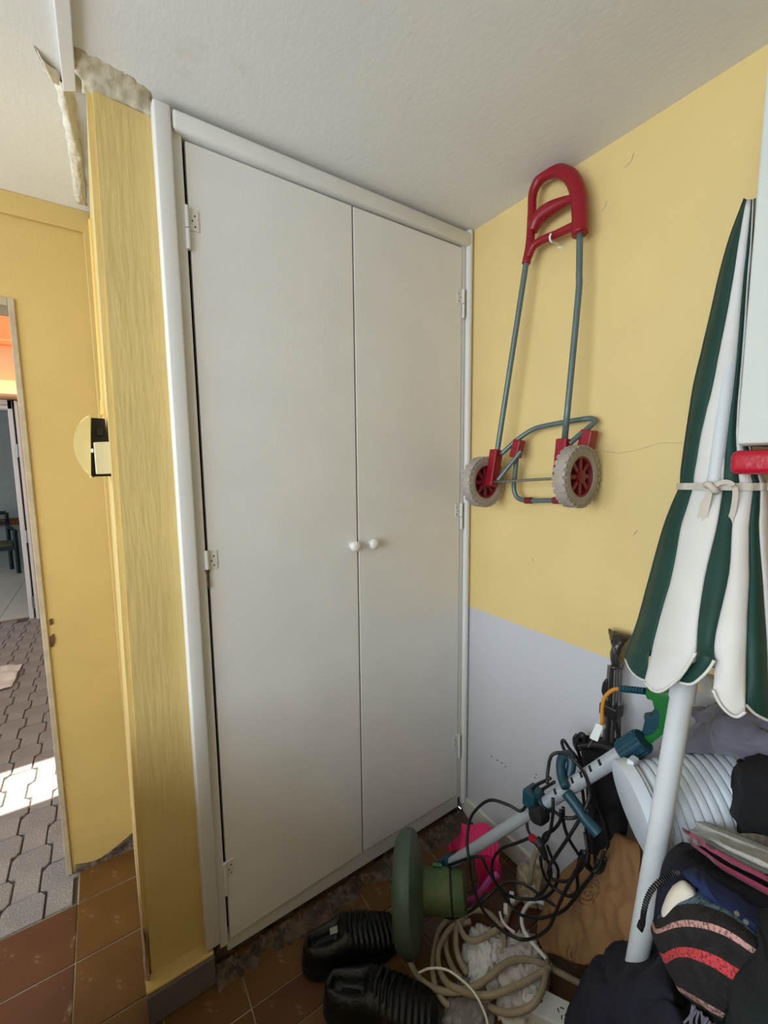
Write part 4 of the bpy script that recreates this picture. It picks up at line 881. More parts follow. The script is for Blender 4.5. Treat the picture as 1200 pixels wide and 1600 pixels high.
# rear handle: green body around an open grip with a teal trigger
S3 = S2+sd*0.035
bm = B(); tube(bm, [S2-sd*0.032, S2+sd*0.03], 0.0235, 14)
for k in range(14):
    a = 2*PI*k/14; tube(bm, [S2-sd*0.03+(side*math.cos(a)+outv*math.sin(a))*0.0235, S2+sd*0.026+(side*math.cos(a)+outv*math.sin(a))*0.0235], 0.003, 6)
obj('grip_collar', bm, m_teal, tm_, smooth='auto')
XH = -0.185
bm = B()
prism(bm, [(-0.185,-0.7269,0.807),(-0.185,-0.737,0.7958),(-0.185,-0.7522,0.8093),(-0.185,-0.7732,0.8437),(-0.185,-0.7838,0.8759),(-0.185,-0.7856,0.9274),(-0.185,-0.7869,0.9467),(-0.185,-0.7327,0.9245),(-0.185,-0.7362,0.9081),(-0.185,-0.7415,0.9077),(-0.185,-0.7503,0.9134),(-0.185,-0.7529,0.8894),(-0.185,-0.7627,0.8972),(-0.185,-0.7672,0.8848),(-0.185,-0.7663,0.8548),(-0.185,-0.756,0.8341),(-0.185,-0.7383,0.8212)], (0.034, 0.012, 0.0))
obj('rear_handle', bm, m_tgreen, tm_, bevel=0.004, smooth='auto')
bm = B(); prism(bm, [(-0.182,-0.7314,0.9244),(-0.182,-0.7859,0.9438),(-0.182,-0.7866,0.9312),(-0.182,-0.7448,0.9187)], (0.028, 0.01, 0)); obj('end_cap', bm, m_navy, tm_, bevel=0.003)
bm = B(); prism(bm, [(-0.18,-0.7491,0.8962),(-0.18,-0.7539,0.8792),(-0.18,-0.7492,0.8707),(-0.18,-0.744,0.8696),(-0.18,-0.73,0.8592),(-0.18,-0.7357,0.8515),(-0.18,-0.7323,0.8405),(-0.18,-0.7293,0.8219),(-0.18,-0.7363,0.8166),(-0.18,-0.754,0.8311),(-0.18,-0.7644,0.8518),(-0.18,-0.7652,0.882),(-0.18,-0.7607,0.8945)], (0.022, 0.008, 0)); obj('trigger', bm, m_teal, tm_, bevel=0.003)
bm = B()
sl = catmull([(-0.178,-0.7298,0.9209),(-0.172,-0.7029,0.9097),(-0.165,-0.6699,0.8955)], 8)
tube(bm, sl, 0.0062, 10)
for p0, p1 in zip(sl[::2], sl[1::2]): tube(bm, [p0, p1], 0.0078, 10)
obj('cord_sleeve', bm, m_teal, tm_, smooth='auto')
bm = B(); tube(bm, [(-0.165,-0.6713,0.8961),(-0.165,-0.6538,0.8849),(-0.167,-0.6374,0.8615),(-0.17,-0.6325,0.8318),(-0.174,-0.6366,0.7902)], 0.0045, 8, smooth=5); obj('power_cord', bm, m_orange, tm_, smooth=True)
bm = B(); prism(bm, [(-0.178,-0.6245,0.7869),(-0.178,-0.6406,0.7854),(-0.178,-0.6299,0.7407),(-0.178,-0.6085,0.7388)], (0.004, 0.003, 0.001)); box(bm, -0.008, 0.008, -0.008, 0.008, -0.003, 0.008, Matrix.Translation(Vector((-0.172,-0.6328,0.7806)))); obj('cord_plug', bm, m_wpl, tm_, bevel=0.002)
bm = B(); tube(bm, [(-0.176,-0.6157,0.7386), (-0.176,-0.6051,0.7134)], 0.002, 6); obj('plug_pin', bm, m_steel, tm_)

# ================================================================== BLACK EXTENSION CABLE
ec = thing('extension_cable', 'tangled black extension cable looped over the trimmer and the floor', 'cable', (-0.25, -0.5, 0.0))
R = 0.0041
LOOPS = [
 [(-0.28,-0.5706,0.6521),(-0.27,-0.517,0.5869),(-0.27,-0.5026,0.5402),(-0.3,-0.5019,0.5233),(-0.31,-0.4704,0.5221),(-0.32,-0.4175,0.5044),(-0.33,-0.3801,0.4592),(-0.34,-0.3583,0.408),(-0.36,-0.3688,0.3564),(-0.372,-0.3913,0.3141),(-0.36,-0.3931,0.2462),(-0.34,-0.4073,0.1733),(-0.32,-0.4399,0.1387),(-0.3,-0.4732,0.1262),(-0.28,-0.5048,0.1287),(-0.27,-0.5393,0.1654),(-0.27,-0.574,0.228),(-0.27,-0.5921,0.2888),(-0.27,-0.6061,0.3424),(-0.27,-0.6216,0.3923),(-0.26,-0.6352,0.4421),(-0.26,-0.6567,0.5116)],
 [(-0.27,-0.575,0.64),(-0.25,-0.5281,0.5777),(-0.24,-0.4889,0.5214),(-0.24,-0.4779,0.4752),(-0.25,-0.4867,0.4368),(-0.26,-0.5088,0.4309)],
 [(-0.26,-0.5029,0.4243),(-0.26,-0.4622,0.3761),(-0.27,-0.4222,0.3331),(-0.28,-0.4011,0.2947),(-0.28,-0.3925,0.25),(-0.27,-0.3945,0.2016),(-0.26,-0.4178,0.1745),(-0.25,-0.4452,0.15),(-0.25,-0.4806,0.1578),(-0.25,-0.5237,0.1925),(-0.24,-0.5535,0.221),(-0.235,-0.5915,0.2721),(-0.23,-0.6165,0.3261),(-0.22,-0.6326,0.3709),(-0.21,-0.6484,0.411),(-0.2,-0.6572,0.4515)],
 [(-0.36,-0.2901,0.2177),(-0.33,-0.383,0.3086),(-0.31,-0.3971,0.272),(-0.3,-0.4199,0.2431),(-0.27,-0.4304,0.1968),(-0.24,-0.4521,0.1812),(-0.22,-0.5012,0.2105),(-0.21,-0.5299,0.243),(-0.21,-0.5518,0.2906),(-0.21,-0.5574,0.3437),(-0.22,-0.5437,0.376),(-0.24,-0.5423,0.4203)],
 [(-0.36,-0.2741,0.0712),(-0.38,-0.2933,0.0656),(-0.38,-0.3243,0.0832),(-0.36,-0.3492,0.1028),(-0.33,-0.3762,0.1366),(-0.29,-0.3934,0.171),(-0.25,-0.4043,0.1873),(-0.22,-0.4196,0.1931),(-0.2,-0.4542,0.1972),(-0.2,-0.5057,0.2098),(-0.2,-0.5438,0.22),(-0.19,-0.5716,0.2322),(-0.18,-0.5934,0.2716),(-0.18,-0.6121,0.3363)],
 [(-0.285,-0.5657,0.6356),(-0.27,-0.5563,0.6573),(-0.26,-0.5572,0.6936),(-0.25,-0.5732,0.7095),(-0.25,-0.599,0.7165),(-0.25,-0.6244,0.707),(-0.245,-0.6418,0.6845),(-0.245,-0.6513,0.6496),(-0.262,-0.6529,0.6229),(-0.272,-0.6429,0.5859),(-0.285,-0.6253,0.5339),(-0.275,-0.5892,0.4501),(-0.26,-0.563,0.3881),(-0.25,-0.5575,0.3512),(-0.25,-0.5815,0.3596),(-0.25,-0.6108,0.3861),(-0.25,-0.6315,0.4241),(-0.25,-0.6466,0.4598),(-0.24,-0.6509,0.4868),(-0.22,-0.6311,0.5201)],
 [(-0.16,-0.5941,0.5964),(-0.18,-0.5856,0.6628),(-0.185,-0.561,0.6859),(-0.19,-0.5469,0.7032),(-0.19,-0.5418,0.693),(-0.19,-0.5498,0.6777),(-0.18,-0.559,0.6573),(-0.16,-0.5626,0.6216)],
 [(-0.15,-0.5741,0.6336),(-0.16,-0.5714,0.6709),(-0.165,-0.5628,0.6896),(-0.15,-0.5515,0.6954),(-0.14,-0.5541,0.7058)],
 [(-0.27,-0.6015,0.5897),(-0.26,-0.5988,0.5392),(-0.25,-0.6079,0.499),(-0.235,-0.6258,0.4629),(-0.22,-0.6451,0.4301),(-0.21,-0.6558,0.4281),(-0.2,-0.6622,0.447),(-0.19,-0.6633,0.4771)],
 [(-0.285,-0.5828,0.6094),(-0.29,-0.5874,0.5757),(-0.285,-0.579,0.5198),(-0.275,-0.5644,0.4798),(-0.27,-0.5507,0.4515)],
 [(-0.28,-0.6012,0.5876),(-0.275,-0.5976,0.5532),(-0.275,-0.5796,0.5149),(-0.27,-0.5552,0.4824),(-0.265,-0.5432,0.4537)],
 [(-0.27,-0.578,0.5621),(-0.265,-0.5995,0.5598),(-0.255,-0.6201,0.5683),(-0.25,-0.6314,0.5826)],
 [(-0.26,-0.5359,0.3965),(-0.25,-0.5361,0.3531),(-0.24,-0.5479,0.3194),(-0.23,-0.572,0.3086),(-0.225,-0.6014,0.3178),(-0.22,-0.6182,0.3468),(-0.22,-0.6162,0.394),(-0.22,-0.6223,0.4531),(-0.22,-0.6286,0.4637),(-0.215,-0.6366,0.4427),(-0.205,-0.6501,0.4184),(-0.195,-0.6636,0.4277),(-0.19,-0.6687,0.4641)],
 [(-0.26,-0.5509,0.4091),(-0.25,-0.5562,0.3855),(-0.25,-0.5627,0.3633),(-0.25,-0.5529,0.3188),(-0.25,-0.5367,0.2829),(-0.24,-0.5147,0.2422)],
 [(-0.155,-0.5843,0.6331),(-0.15,-0.6009,0.5873),(-0.15,-0.6234,0.5451),(-0.15,-0.6418,0.5085),(-0.15,-0.6537,0.4642),(-0.16,-0.6517,0.4142),(-0.17,-0.6361,0.3665),(-0.19,-0.623,0.3432)],
 [(-0.16,-0.5753,0.6205),(-0.155,-0.5882,0.5443),(-0.155,-0.599,0.4598),(-0.16,-0.6117,0.3985),(-0.17,-0.6112,0.3442)],
 [(-0.15,-0.5926,0.618),(-0.15,-0.6158,0.5614),(-0.15,-0.6132,0.4682),(-0.155,-0.6266,0.3896),(-0.16,-0.6233,0.3339)],
]
for i, lp in enumerate(LOOPS):
    bm = B(); tube(bm, [(x, y, max(z, 0.006)) for x, y, z in lp], R, 8, smooth=6); obj('cable_loop', bm, m_black, ec, smooth=True)
bm = B(); tube(bm, [(-0.263,-0.507,0.4311), (-0.263,-0.5288,0.4354)], 0.0105, 8); obj('socket_ring', bm, m_red, ec, bevel=0.001)
bm = B(); tube(bm, [(-0.263,-0.5228,0.4381),(-0.263,-0.5388,0.4305),(-0.262,-0.5482,0.4155),(-0.26,-0.5531,0.4017)], lambda t: 0.013-0.006*t, 8, flat=0.7); obj('cable_plug', bm, m_blackp, ec, bevel=0.001)

# ================================================================== CREAM HOSE, CORDS, BAGS, POWER STRIP
hs_ = thing('garden_hose', 'dusty cream hose lying in loose coils on the floor under the trimmer', 'hose', (-0.35, -0.42, 0.0))
HL = [
 [(-0.4954,-0.2737,0.012),(-0.5149,-0.3051,0.012),(-0.5161,-0.3501,0.012),(-0.5004,-0.3937,0.02),(-0.4674,-0.4333,0.03),(-0.425,-0.4618,0.045),(-0.3869,-0.4719,0.05),(-0.341,-0.4762,0.055),(-0.2987,-0.4852,0.055),(-0.2576,-0.5071,0.05),(-0.2267,-0.5367,0.045),(-0.2041,-0.5712,0.04),(-0.1754,-0.6101,0.03),(-0.1527,-0.6592,0.03),(-0.1298,-0.7053,0.03)],
 [(-0.3481,-0.2792,0.012),(-0.3947,-0.2869,0.012),(-0.4465,-0.3233,0.012),(-0.482,-0.3645,0.012),(-0.496,-0.4018,0.012),(-0.4913,-0.4345,0.012),(-0.4622,-0.4641,0.012),(-0.423,-0.4832,0.02),(-0.3725,-0.4933,0.02)],
 [(-0.3054,-0.3333,0.03),(-0.3665,-0.3131,0.03),(-0.4225,-0.3268,0.03),(-0.4502,-0.347,0.03),(-0.4677,-0.3776,0.03),(-0.4715,-0.4128,0.035),(-0.4579,-0.4475,0.045),(-0.4284,-0.4767,0.04),(-0.3903,-0.508,0.05),(-0.3254,-0.532,0.055),(-0.2713,-0.5479,0.06),(-0.2289,-0.5577,0.06)],
 [(-0.4071,-0.4955,0.012),(-0.397,-0.5313,0.03),(-0.3796,-0.561,0.05),(-0.3504,-0.5861,0.075),(-0.3102,-0.585,0.078),(-0.2695,-0.5699,0.07),(-0.2187,-0.543,0.05),(-0.1866,-0.5089,0.03)],
 [(-0.349,-0.3143,0.03),(-0.2836,-0.312,0.03),(-0.2472,-0.3371,0.03),(-0.2381,-0.3707,0.03),(-0.2484,-0.4094,0.03),(-0.2786,-0.4397,0.03),(-0.3222,-0.4538,0.03),(-0.3629,-0.4622,0.02),(-0.3901,-0.4711,0.012)],
 [(-0.3827,-0.3111,0.013),(-0.4051,-0.3328,0.013),(-0.4196,-0.3621,0.013),(-0.4259,-0.395,0.013),(-0.4216,-0.4158,0.013)],
 [(-0.325,-0.3171,0.045),(-0.3607,-0.3318,0.045),(-0.3855,-0.3523,0.045),(-0.4073,-0.3856,0.04),(-0.4105,-0.4241,0.03)],
 [(-0.3495,-0.3229,0.05),(-0.3587,-0.3487,0.05),(-0.3597,-0.3707,0.05),(-0.3446,-0.3892,0.05),(-0.3068,-0.3989,0.05),(-0.2671,-0.4054,0.05),(-0.2264,-0.4027,0.045)],
 [(-0.2096,-0.3893,0.02),(-0.1548,-0.3692,0.02),(-0.0784,-0.3724,0.02),(-0.0166,-0.3893,0.02),(-0.0161,-0.4179,0.02),(-0.0567,-0.4589,0.03)],
 [(-0.1,-0.4186,0.0655),(-0.09,-0.4255,0.1333),(-0.085,-0.4314,0.1913),(-0.09,-0.4175,0.2271),(-0.1,-0.403,0.1759),(-0.11,-0.4009,0.101)],
]
for lp in HL:
    bm = B(); tube(bm, lp, 0.0082, 10, smooth=6); obj('hose_loop', bm, m_hose, hs_, smooth=True)
bm = B(); tube(bm, [(-0.0963,-0.4441,0.06),(-0.1126,-0.4233,0.06),(-0.1471,-0.4184,0.06),(-0.1895,-0.4321,0.06),(-0.2103,-0.4599,0.055),(-0.2154,-0.4968,0.055),(-0.2125,-0.5306,0.05),(-0.2131,-0.5514,0.045)], 0.0058, 8, smooth=6)
tag(obj('looped_cable', bm, m_wcord, smooth=True), 'white cable loop standing beside the brown paper bag', 'cable')
bm = B(); tube(bm, [(-0.5285,-0.3571,0.05),(-0.5055,-0.3783,0.07),(-0.4767,-0.4105,0.08),(-0.4592,-0.4483,0.08),(-0.4461,-0.4817,0.07),(-0.4461,-0.5128,0.06),(-0.4537,-0.5369,0.05),(-0.4728,-0.5584,0.04)], 0.0030, 8, smooth=6)
tag(obj('thin_white_cable', bm, m_wcord, smooth=True), 'thin white cable curving across the front of the cream hose', 'cable')
wl = thing('white_plug_lead', 'small white plug with a short lead lying between the hose and black loops', 'plug', (-0.1734,-0.3596,0))
bm = B(); tube(bm, [(-0.236,-0.388,0.07),(-0.2484,-0.406,0.07),(-0.2513,-0.4275,0.07),(-0.2418,-0.4479,0.065)], 0.0036, 8, smooth=5); obj('lead', bm, m_wpl, wl, smooth='auto')
bm = B(); box(bm, -0.014, 0.014, -0.006, 0.006, -0.005, 0.005, Matrix.Translation(Vector((-0.2141,-0.3917,0.07))) @ Matrix.Rotation(0.7, 4, 'Z')); obj('plug_body', bm, m_wpl, wl, bevel=0.002)
bm = B(); box(bm, -0.016, 0.016, -0.007, 0.007, -0.005, 0.005, Matrix.Translation(Vector((-0.1627,-0.3745,0.06))) @ Matrix.Rotation(0.8, 4, 'Z'))
tag(obj('white_adapter', bm, m_wpl, bevel=0.002), 'small white adapter block behind the white plug among the black loops', 'adapter')

def crumple(name, c, rx, ry, rz, m, seed, rot=0, fine=1.0):
    b2 = B(); bmesh.ops.create_icosphere(b2, subdivisions=5, radius=1)
    c = Vector(c); rm = Matrix.Rotation(rot, 3, 'Z')
    for v in b2.verts:
        n = v.co.copy(); q = n*1.6+Vector((seed, seed*2, 0))
        d = 1+0.25*noise.noise(q)+fine*(0.20*(1-abs(noise.noise(q*2.6))*3)+0.14*(0.5-abs(noise.noise(q*6)))+0.08*(0.5-abs(noise.noise(q*13))))
        p = rm @ Vector((n.x*rx*d, n.y*ry*d, n.z*rz*d)); p += c
        p.z = max(p.z, 0.002+0.002*noise.noise(q*3)); p.x = min(p.x, -0.02); v.co = p
    return obj(name, b2, m, smooth=True)
tag(crumple('plastic_bag', (-0.3333,-0.4166,0.012), 0.075, 0.05, 0.03, m_bagw, 1.0, 0.6), 'crumpled white plastic bag inside the coil of cream hose', 'bag')
tag(crumple('printed_plastic_bag', (-0.2855,-0.5084,0.012), 0.10, 0.06, 0.035, m_bagr, 4.0, 0.5), 'greyish plastic bag with red print under the hose beside the power strip', 'bag')
tag(crumple('clear_plastic_bag', (-0.4492,-0.4745,0.006), 0.11, 0.05, 0.018, m_clear, 7.0, 0.4), 'flattened clear plastic bag on the tiles in front of the hose coil', 'bag')
tag(crumple('cream_plastic_wrap', (-0.0599,-0.3832,0.03), 0.035, 0.05, 0.07, m_wrap, 9.0, 0.4), 'crumpled cream plastic wrap standing against the white wall foot', 'wrap')

ps = thing('power_strip', 'white multi-socket power strip lying at the edge of the navy garment', 'power strip', (-0.29, -0.60, 0.0))
A0, A1 = Vector((-0.3162,-0.5596,0.045)), Vector((-0.2641,-0.6512,0.045))
ax = (A1-A0); ax.z = 0; ax.normalize(); wy = Vector((-ax.y, ax.x, 0))
mt2 = Matrix((ax, wy, Vector((0, 0, 1)))).transposed().to_4x4(); mt2.translation = Vector((A0.x, A0.y, 0.0))
bm = B(); box(bm, -0.02, 0.26, -0.032, 0.032, 0.004, 0.045, mt2); obj('body', bm, m_wpl, ps, bevel=0.004)
for k in range(4):
    c = 0.018+k*0.058
    bm = B(); lathe(bm, mt2 @ Vector((c, 0, 0.0448)), (0, 0, 1), [(0, 0.0215), (0.0008, 0.0215), (0.0008, 0.0203), (0.0002, 0.0203)], 24); s_ = obj('socket', bm, m_wpl, ps)
    bm = B()
    for (ox, oy, a) in ((-0.009, 0.0, 0.5), (0.009, 0.0, -0.5), (0, -0.011, 0), (0, 0.009, PI/2)):
        box(bm, -0.0013, 0.0013, -0.0045, 0.0045, -0.001, 0.0004, mt2 @ Matrix.Translation((c+ox, oy, 0.0452)) @ Matrix.Rotation(a, 4, 'Z'))
    obj('pin_slot', bm, m_dark, s_)

# ================================================================== SHOES
def shoe(name, heel, toe, label, lift=0.0, w=0.106, opened=True):
    h, t = Vector(heel), Vector(toe); h.z = t.z = 0.0; d = (t-h); Ls = d.length; d.normalize(); sd_ = Vector((-d.y, d.x, 0))
    T = thing(name, label, 'shoe', h.lerp(t, 0.5), 'pair of black shoes')
    def hw(s): 
        return w/2*(0.70+0.30*math.sin(PI*min(1, max(0, s*0.9+0.02)))**0.8+0.12*math.exp(-((s-0.68)/0.2)**2))*min(1, (1-abs(2*s-1)**7))**0.5
    ss = [0.0, 0.01, 0.03, 0.06]+[0.08+0.0125*i for i in range(69)]+[0.94, 0.97, 0.99, 1.0]
    b2 = B(); rows = []
    for s in ss:
        q = max(0.006, hw(s)*1.06); p = h+d*Ls*s
        rows.append([b2.verts.new(p+sd_*q*k+Vector((0, 0, z))) for k, z in ((-1, 0.004), (-1.03, 0.014), (-0.98, 0.027), (0.98, 0.027), (1.03, 0.014), (1, 0.004))])
    for A_, B_ in zip(rows, rows[1:]):
        for k in range(6): b2.faces.new((A_[k], A_[(k+1) % 6], B_[(k+1) % 6], B_[k]))
    b2.faces.new(rows[0]); b2.faces.new(rows[-1]); obj('sole', b2, m_black, T, smooth='auto')
    b2 = B(); rows = []
    for s in ss:
        q = max(0.004, hw(s)); p = h+d*Ls*(0.012+s*0.976)
        op = max(0, min(1, (0.40-s)/0.06))*max(0, min(1, (s-0.03)/0.05))
        top = 0.088-0.01*s+0.018*math.exp(-((s-0.42)/0.12)**2) if s < 0.45 else 0.102-0.060*((s-0.45)/0.55)**0.9
        if s < 0.08: top = 0.095-0.35*(0.08-s)
        top += 0.012*math.exp(-(s/0.05)**2)*0
        inn = 0.045
        pr = [(-1, 0.02), (-1.04, 0.04), (-0.94, top*0.72), (-0.72, top*0.96), (-0.5, top*(1.0)), (-0.40, top*(1.04)*(1-op)+(inn+0.02)*op), (0, top*1.08*(1-op)+inn*op), (0.40, top*1.04*(1-op)+(inn+0.02)*op), (0.5, top), (0.72, top*0.96), (0.94, top*0.72), (1.04, 0.04), (1, 0.02)]
        if 0.46 < s < 0.96:
            rip = 0.0030*math.sin(s*Ls*380)
        else: rip = 0
        rows.append([b2.verts.new(p+sd_*q*k+Vector((0, 0, z*(0.25+0.75*min(1, (1-s)/0.07)**0.5 if s > 0.93 else 1)+(rip if abs(k) < 0.95 else 0)))) for k, z in pr])
    for A_, B_ in zip(rows, rows[1:]):
        for k in range(len(A_)-1): b2.faces.new((A_[k], A_[k+1], B_[k+1], B_[k]))
    b2.faces.new(rows[0]); b2.faces.new(rows[-1])
    obj('upper', b2, m_leather, T, smooth=True)
    for k in range(4):
        s = 0.46+k*0.055; p = h+d*Ls*s; zt = 0.1165-0.0105*k; q = hw(s)
        b2 = B(); tube(b2, [p-sd_*q*0.62+Vector((0, 0, zt-0.014)), p-sd_*q*0.2+Vector((0, 0, zt)), p+sd_*q*0.2+d*0.008+Vector((0, 0, zt)), p+sd_*q*0.62+d*0.012+Vector((0, 0, zt-0.014))], 0.0032, 6, smooth=4)
        obj('lace', b2, m_lace, T, smooth=True)
    b2 = B(); G2 = []
    for i in range(4):
        s = 0.40+i*0.03; p = h+d*Ls*s; q = hw(s)
        G2.append([p+sd_*q*k+Vector((0, 0, 0.106+0.016*(1-i/3)-abs(k)*0.01)) for k in (-0.5, 0, 0.5)])
    b2.free(); sheet('tongue', G2, m_blackc, thick=0.006, amp=0.001, parent=T, back=(0, 0, -1), nu=3, nv=3)
    b2 = B(); lathe(b2, h+d*Ls*0.24+Vector((0, 0, 0.050)), (0, 0, 1), [(0, 0.028), (0.004, 0.026), (0.005, 0)], 16); obj('insole', b2, m_blackc, T, smooth=True)
    return T, h, d, sd_, Ls
T1 = shoe('shoe', (-0.7757,-0.1358,0), (-0.4894,-0.2208,0), 'black lace-up shoe nearer the closet, pointing at the green trimmer guard')
bm = B(); h_, d_, s_ = T1[1], T1[2], T1[3]
pc = h_+d_*0.085+s_*0.012+Vector((0, 0, 0.066))
prism(bm, [pc, pc+d_*0.022, pc+d_*0.022+Vector((0, 0, 0.014))+s_*0.008, pc+Vector((0, 0, 0.012))+s_*0.008], (0, 0, 0.001)); obj('size_label', bm, m_greyc, T1[0], label='small grey label inside the collar')
T2 = shoe('shoe', (-0.7598,-0.2436,-0), (-0.5274,-0.4498,0), 'black ribbed lace-up shoe in front, at the bottom edge of the photo', w=0.112)

# ================================================================== PINK SLIPPER
pk = thing('pink_slipper', 'bright pink ribbed plastic slipper behind the trimmer motor', 'slipper', (-0.15, -0.2, 0.0))
def ribbed(name, rows, m, parent, n=12, amp=0.006, thick=0.014):
    G = grid_surface(rows, 10, 8); b2 = B(); nr, nc = len(G), len(G[0]); F = []; K = []
    bk = Vector((0.5, 0.6, -0.6)).normalized()
    for i in range(nr):
        f = []; k = []
        for j in range(nc):
            p = G[i][j]-bk*amp*abs(math.sin(PI*n*j/(nc-1)))
            f.append(b2.verts.new(p)); k.append(b2.verts.new(G[i][j]+bk*thick))
        F.append(f); K.append(k)
    for i in range(nr-1):
        for j in range(nc-1):
            b2.faces.new((F[i][j], F[i][j+1], F[i+1][j+1], F[i+1][j])); b2.faces.new((K[i][j], K[i+1][j], K[i+1][j+1], K[i][j+1]))
    for j in range(nc-1):
        b2.faces.new((F[0][j], K[0][j], K[0][j+1], F[0][j+1])); b2.faces.new((F[-1][j], F[-1][j+1], K[-1][j+1], K[-1][j]))
    for i in range(nr-1):
        b2.faces.new((F[i][0], F[i+1][0], K[i+1][0], K[i][0])); b2.faces.new((F[i][-1], K[i][-1], K[i+1][-1], F[i+1][-1]))
    return obj(name, b2, m, parent, smooth='auto')
ribbed('toe_strap', [[(-0.14,-0.1215,0.1114),(-0.13,-0.1693,0.1376),(-0.12,-0.2143,0.1742),(-0.115,-0.2562,0.1794)], [(-0.17,-0.1586,0.1104),(-0.155,-0.1998,0.1323),(-0.14,-0.2445,0.1692),(-0.13,-0.2863,0.1729)], [(-0.2,-0.1704,0.094),(-0.185,-0.2229,0.1236),(-0.17,-0.2774,0.1692),(-0.155,-0.3134,0.1669)], [(-0.22,-0.1786,0.08),(-0.2,-0.2289,0.1033),(-0.185,-0.2914,0.1518),(-0.17,-0.327,0.1408)]], m_pink, pk, 9)
ribbed('side_band', [[(-0.17,-0.0825,0.0053),(-0.165,-0.091,0.0199),(-0.155,-0.1241,0.0672),(-0.145,-0.1331,0.1152)], [(-0.18,-0.097,-0.0087),(-0.175,-0.1121,0.0114),(-0.165,-0.1413,0.0505),(-0.16,-0.1615,0.0946)]], m_pink, pk, 3)
ribbed('footbed', [[(-0.2,-0.2494,0.1158),(-0.18,-0.2815,0.143),(-0.165,-0.3089,0.1573),(-0.155,-0.3225,0.1235)], [(-0.21,-0.2651,0.0926),(-0.19,-0.2859,0.1033),(-0.175,-0.3107,0.1112),(-0.165,-0.329,0.0981)], [(-0.22,-0.2865,0.066),(-0.2,-0.2903,0.0617),(-0.185,-0.3095,0.0744),(-0.175,-0.3226,0.0613)], [(-0.235,-0.29,0.0368),(-0.22,-0.2982,0.0394),(-0.21,-0.3108,0.0471),(-0.2,-0.3182,0.0452)]], m_pink, pk, 10)
bm = B(); tube(bm, [(-0.275,-0.2375,-0.0294),(-0.262,-0.2768,0.0139),(-0.25,-0.3041,0.0504),(-0.232,-0.3193,0.0851),(-0.212,-0.3274,0.1118),(-0.195,-0.3435,0.1338)], 0.0075, 8, smooth=5, flat=1.6); obj('sole_edge', bm, m_lilac, pk, smooth=True, label='lilac sole edge')

# ================================================================== FOLDED TRIPOD, BLACK BAG, PAPER BAG, DUCT
tp = thing('folded_tripod', 'folded black tripod wrapped in dark film standing against the grey wall', 'tripod', (-0.05, -0.6, 0.0))
bm = B()
for (a, b_) in (((-0.045,-0.5829,0.8833), (-0.05,-0.5813,0.6423)), ((-0.055,-0.6016,0.8849), (-0.06,-0.605,0.6605)), ((-0.04,-0.6075,0.8829), (-0.05,-0.618,0.6732))):
    tube(bm, [a, b_, Vector(b_)+Vector((-0.01, 0.0, -0.45))], 0.0062, 10)
obj('leg', bm, m_steel, tp, smooth='auto')
bm = B()
for (a, b_) in (((-0.06,-0.5975,0.8846), (-0.065,-0.5987,0.6681)), ((-0.06,-0.6057,0.7529), (-0.06,-0.6272,0.6917))):
    tube(bm, [a, b_], 0.0045, 8)
obj('leg_channel', bm, m_black, tp, smooth='auto')
bm = B(); prism(bm, [(-0.06,-0.5724,0.8322),(-0.06,-0.5805,0.8467),(-0.06,-0.5859,0.8418),(-0.06,-0.5846,0.7973),(-0.06,-0.5799,0.7841),(-0.06,-0.5699,0.8089)], (0.015, 0.005, 0)); obj('pan_handle', bm, m_blackp, tp, bevel=0.003)
bm = B(); box(bm, -0.03, 0.012, -0.026, 0.02, -0.014, 0.018, Matrix.Translation(Vector((-0.05,-0.5963,0.7684)))); obj('leg_clamp', bm, m_blackp, tp, bevel=0.004)
G = [[(-0.05,-0.5706,0.9778),(-0.065,-0.597,0.9814),(-0.065,-0.6167,0.9828),(-0.05,-0.632,0.9775)], [(-0.05,-0.5752,0.9542),(-0.07,-0.6006,0.9611),(-0.07,-0.6201,0.9646),(-0.05,-0.6327,0.964)], [(-0.05,-0.5815,0.9295),(-0.075,-0.6059,0.9399),(-0.075,-0.619,0.9413),(-0.05,-0.6214,0.9355)], [(-0.05,-0.5811,0.9022),(-0.075,-0.6057,0.9117),(-0.075,-0.6187,0.9134),(-0.05,-0.618,0.9061)], [(-0.05,-0.5825,0.8737),(-0.07,-0.6044,0.8851),(-0.07,-0.6175,0.887),(-0.05,-0.6176,0.8811)]]
sheet('wrapped_head', G, m_smoke, thick=0.045, amp=0.006, scale=40, parent=tp, back=(1, 0.3, 0), rnd=0.8)
bb = thing('black_carry_bag', 'black soft carry bag standing against the wall behind the cables', 'bag', (-0.06, -0.6, 0.0))
G = [[(-0.06,-0.5011,0.6192),(-0.07,-0.5575,0.65),(-0.07,-0.6098,0.671),(-0.05,-0.6491,0.6787)], [(-0.1,-0.5311,0.6294),(-0.115,-0.5917,0.6569),(-0.115,-0.6413,0.6763),(-0.09,-0.6729,0.6815)], [(-0.11,-0.558,0.5394),(-0.13,-0.6129,0.5678),(-0.13,-0.6534,0.587),(-0.1,-0.6778,0.5895)], [(-0.11,-0.5674,0.4106),(-0.13,-0.6187,0.4431),(-0.13,-0.6511,0.4689),(-0.1,-0.6683,0.4661)], [(-0.11,-0.5804,0.2437),(-0.13,-0.6263,0.2797),(-0.13,-0.6593,0.3014),(-0.1,-0.6769,0.2984)], [(-0.11, -0.55, 0.012), (-0.13, -0.585, 0.012), (-0.13, -0.62, 0.012), (-0.10, -0.65, 0.012)]]
sheet('bag_body', G, m_blackc, thick=0.06, amp=0.012, scale=14, parent=bb, back=(1, 0.25, 0), rnd=0.4)
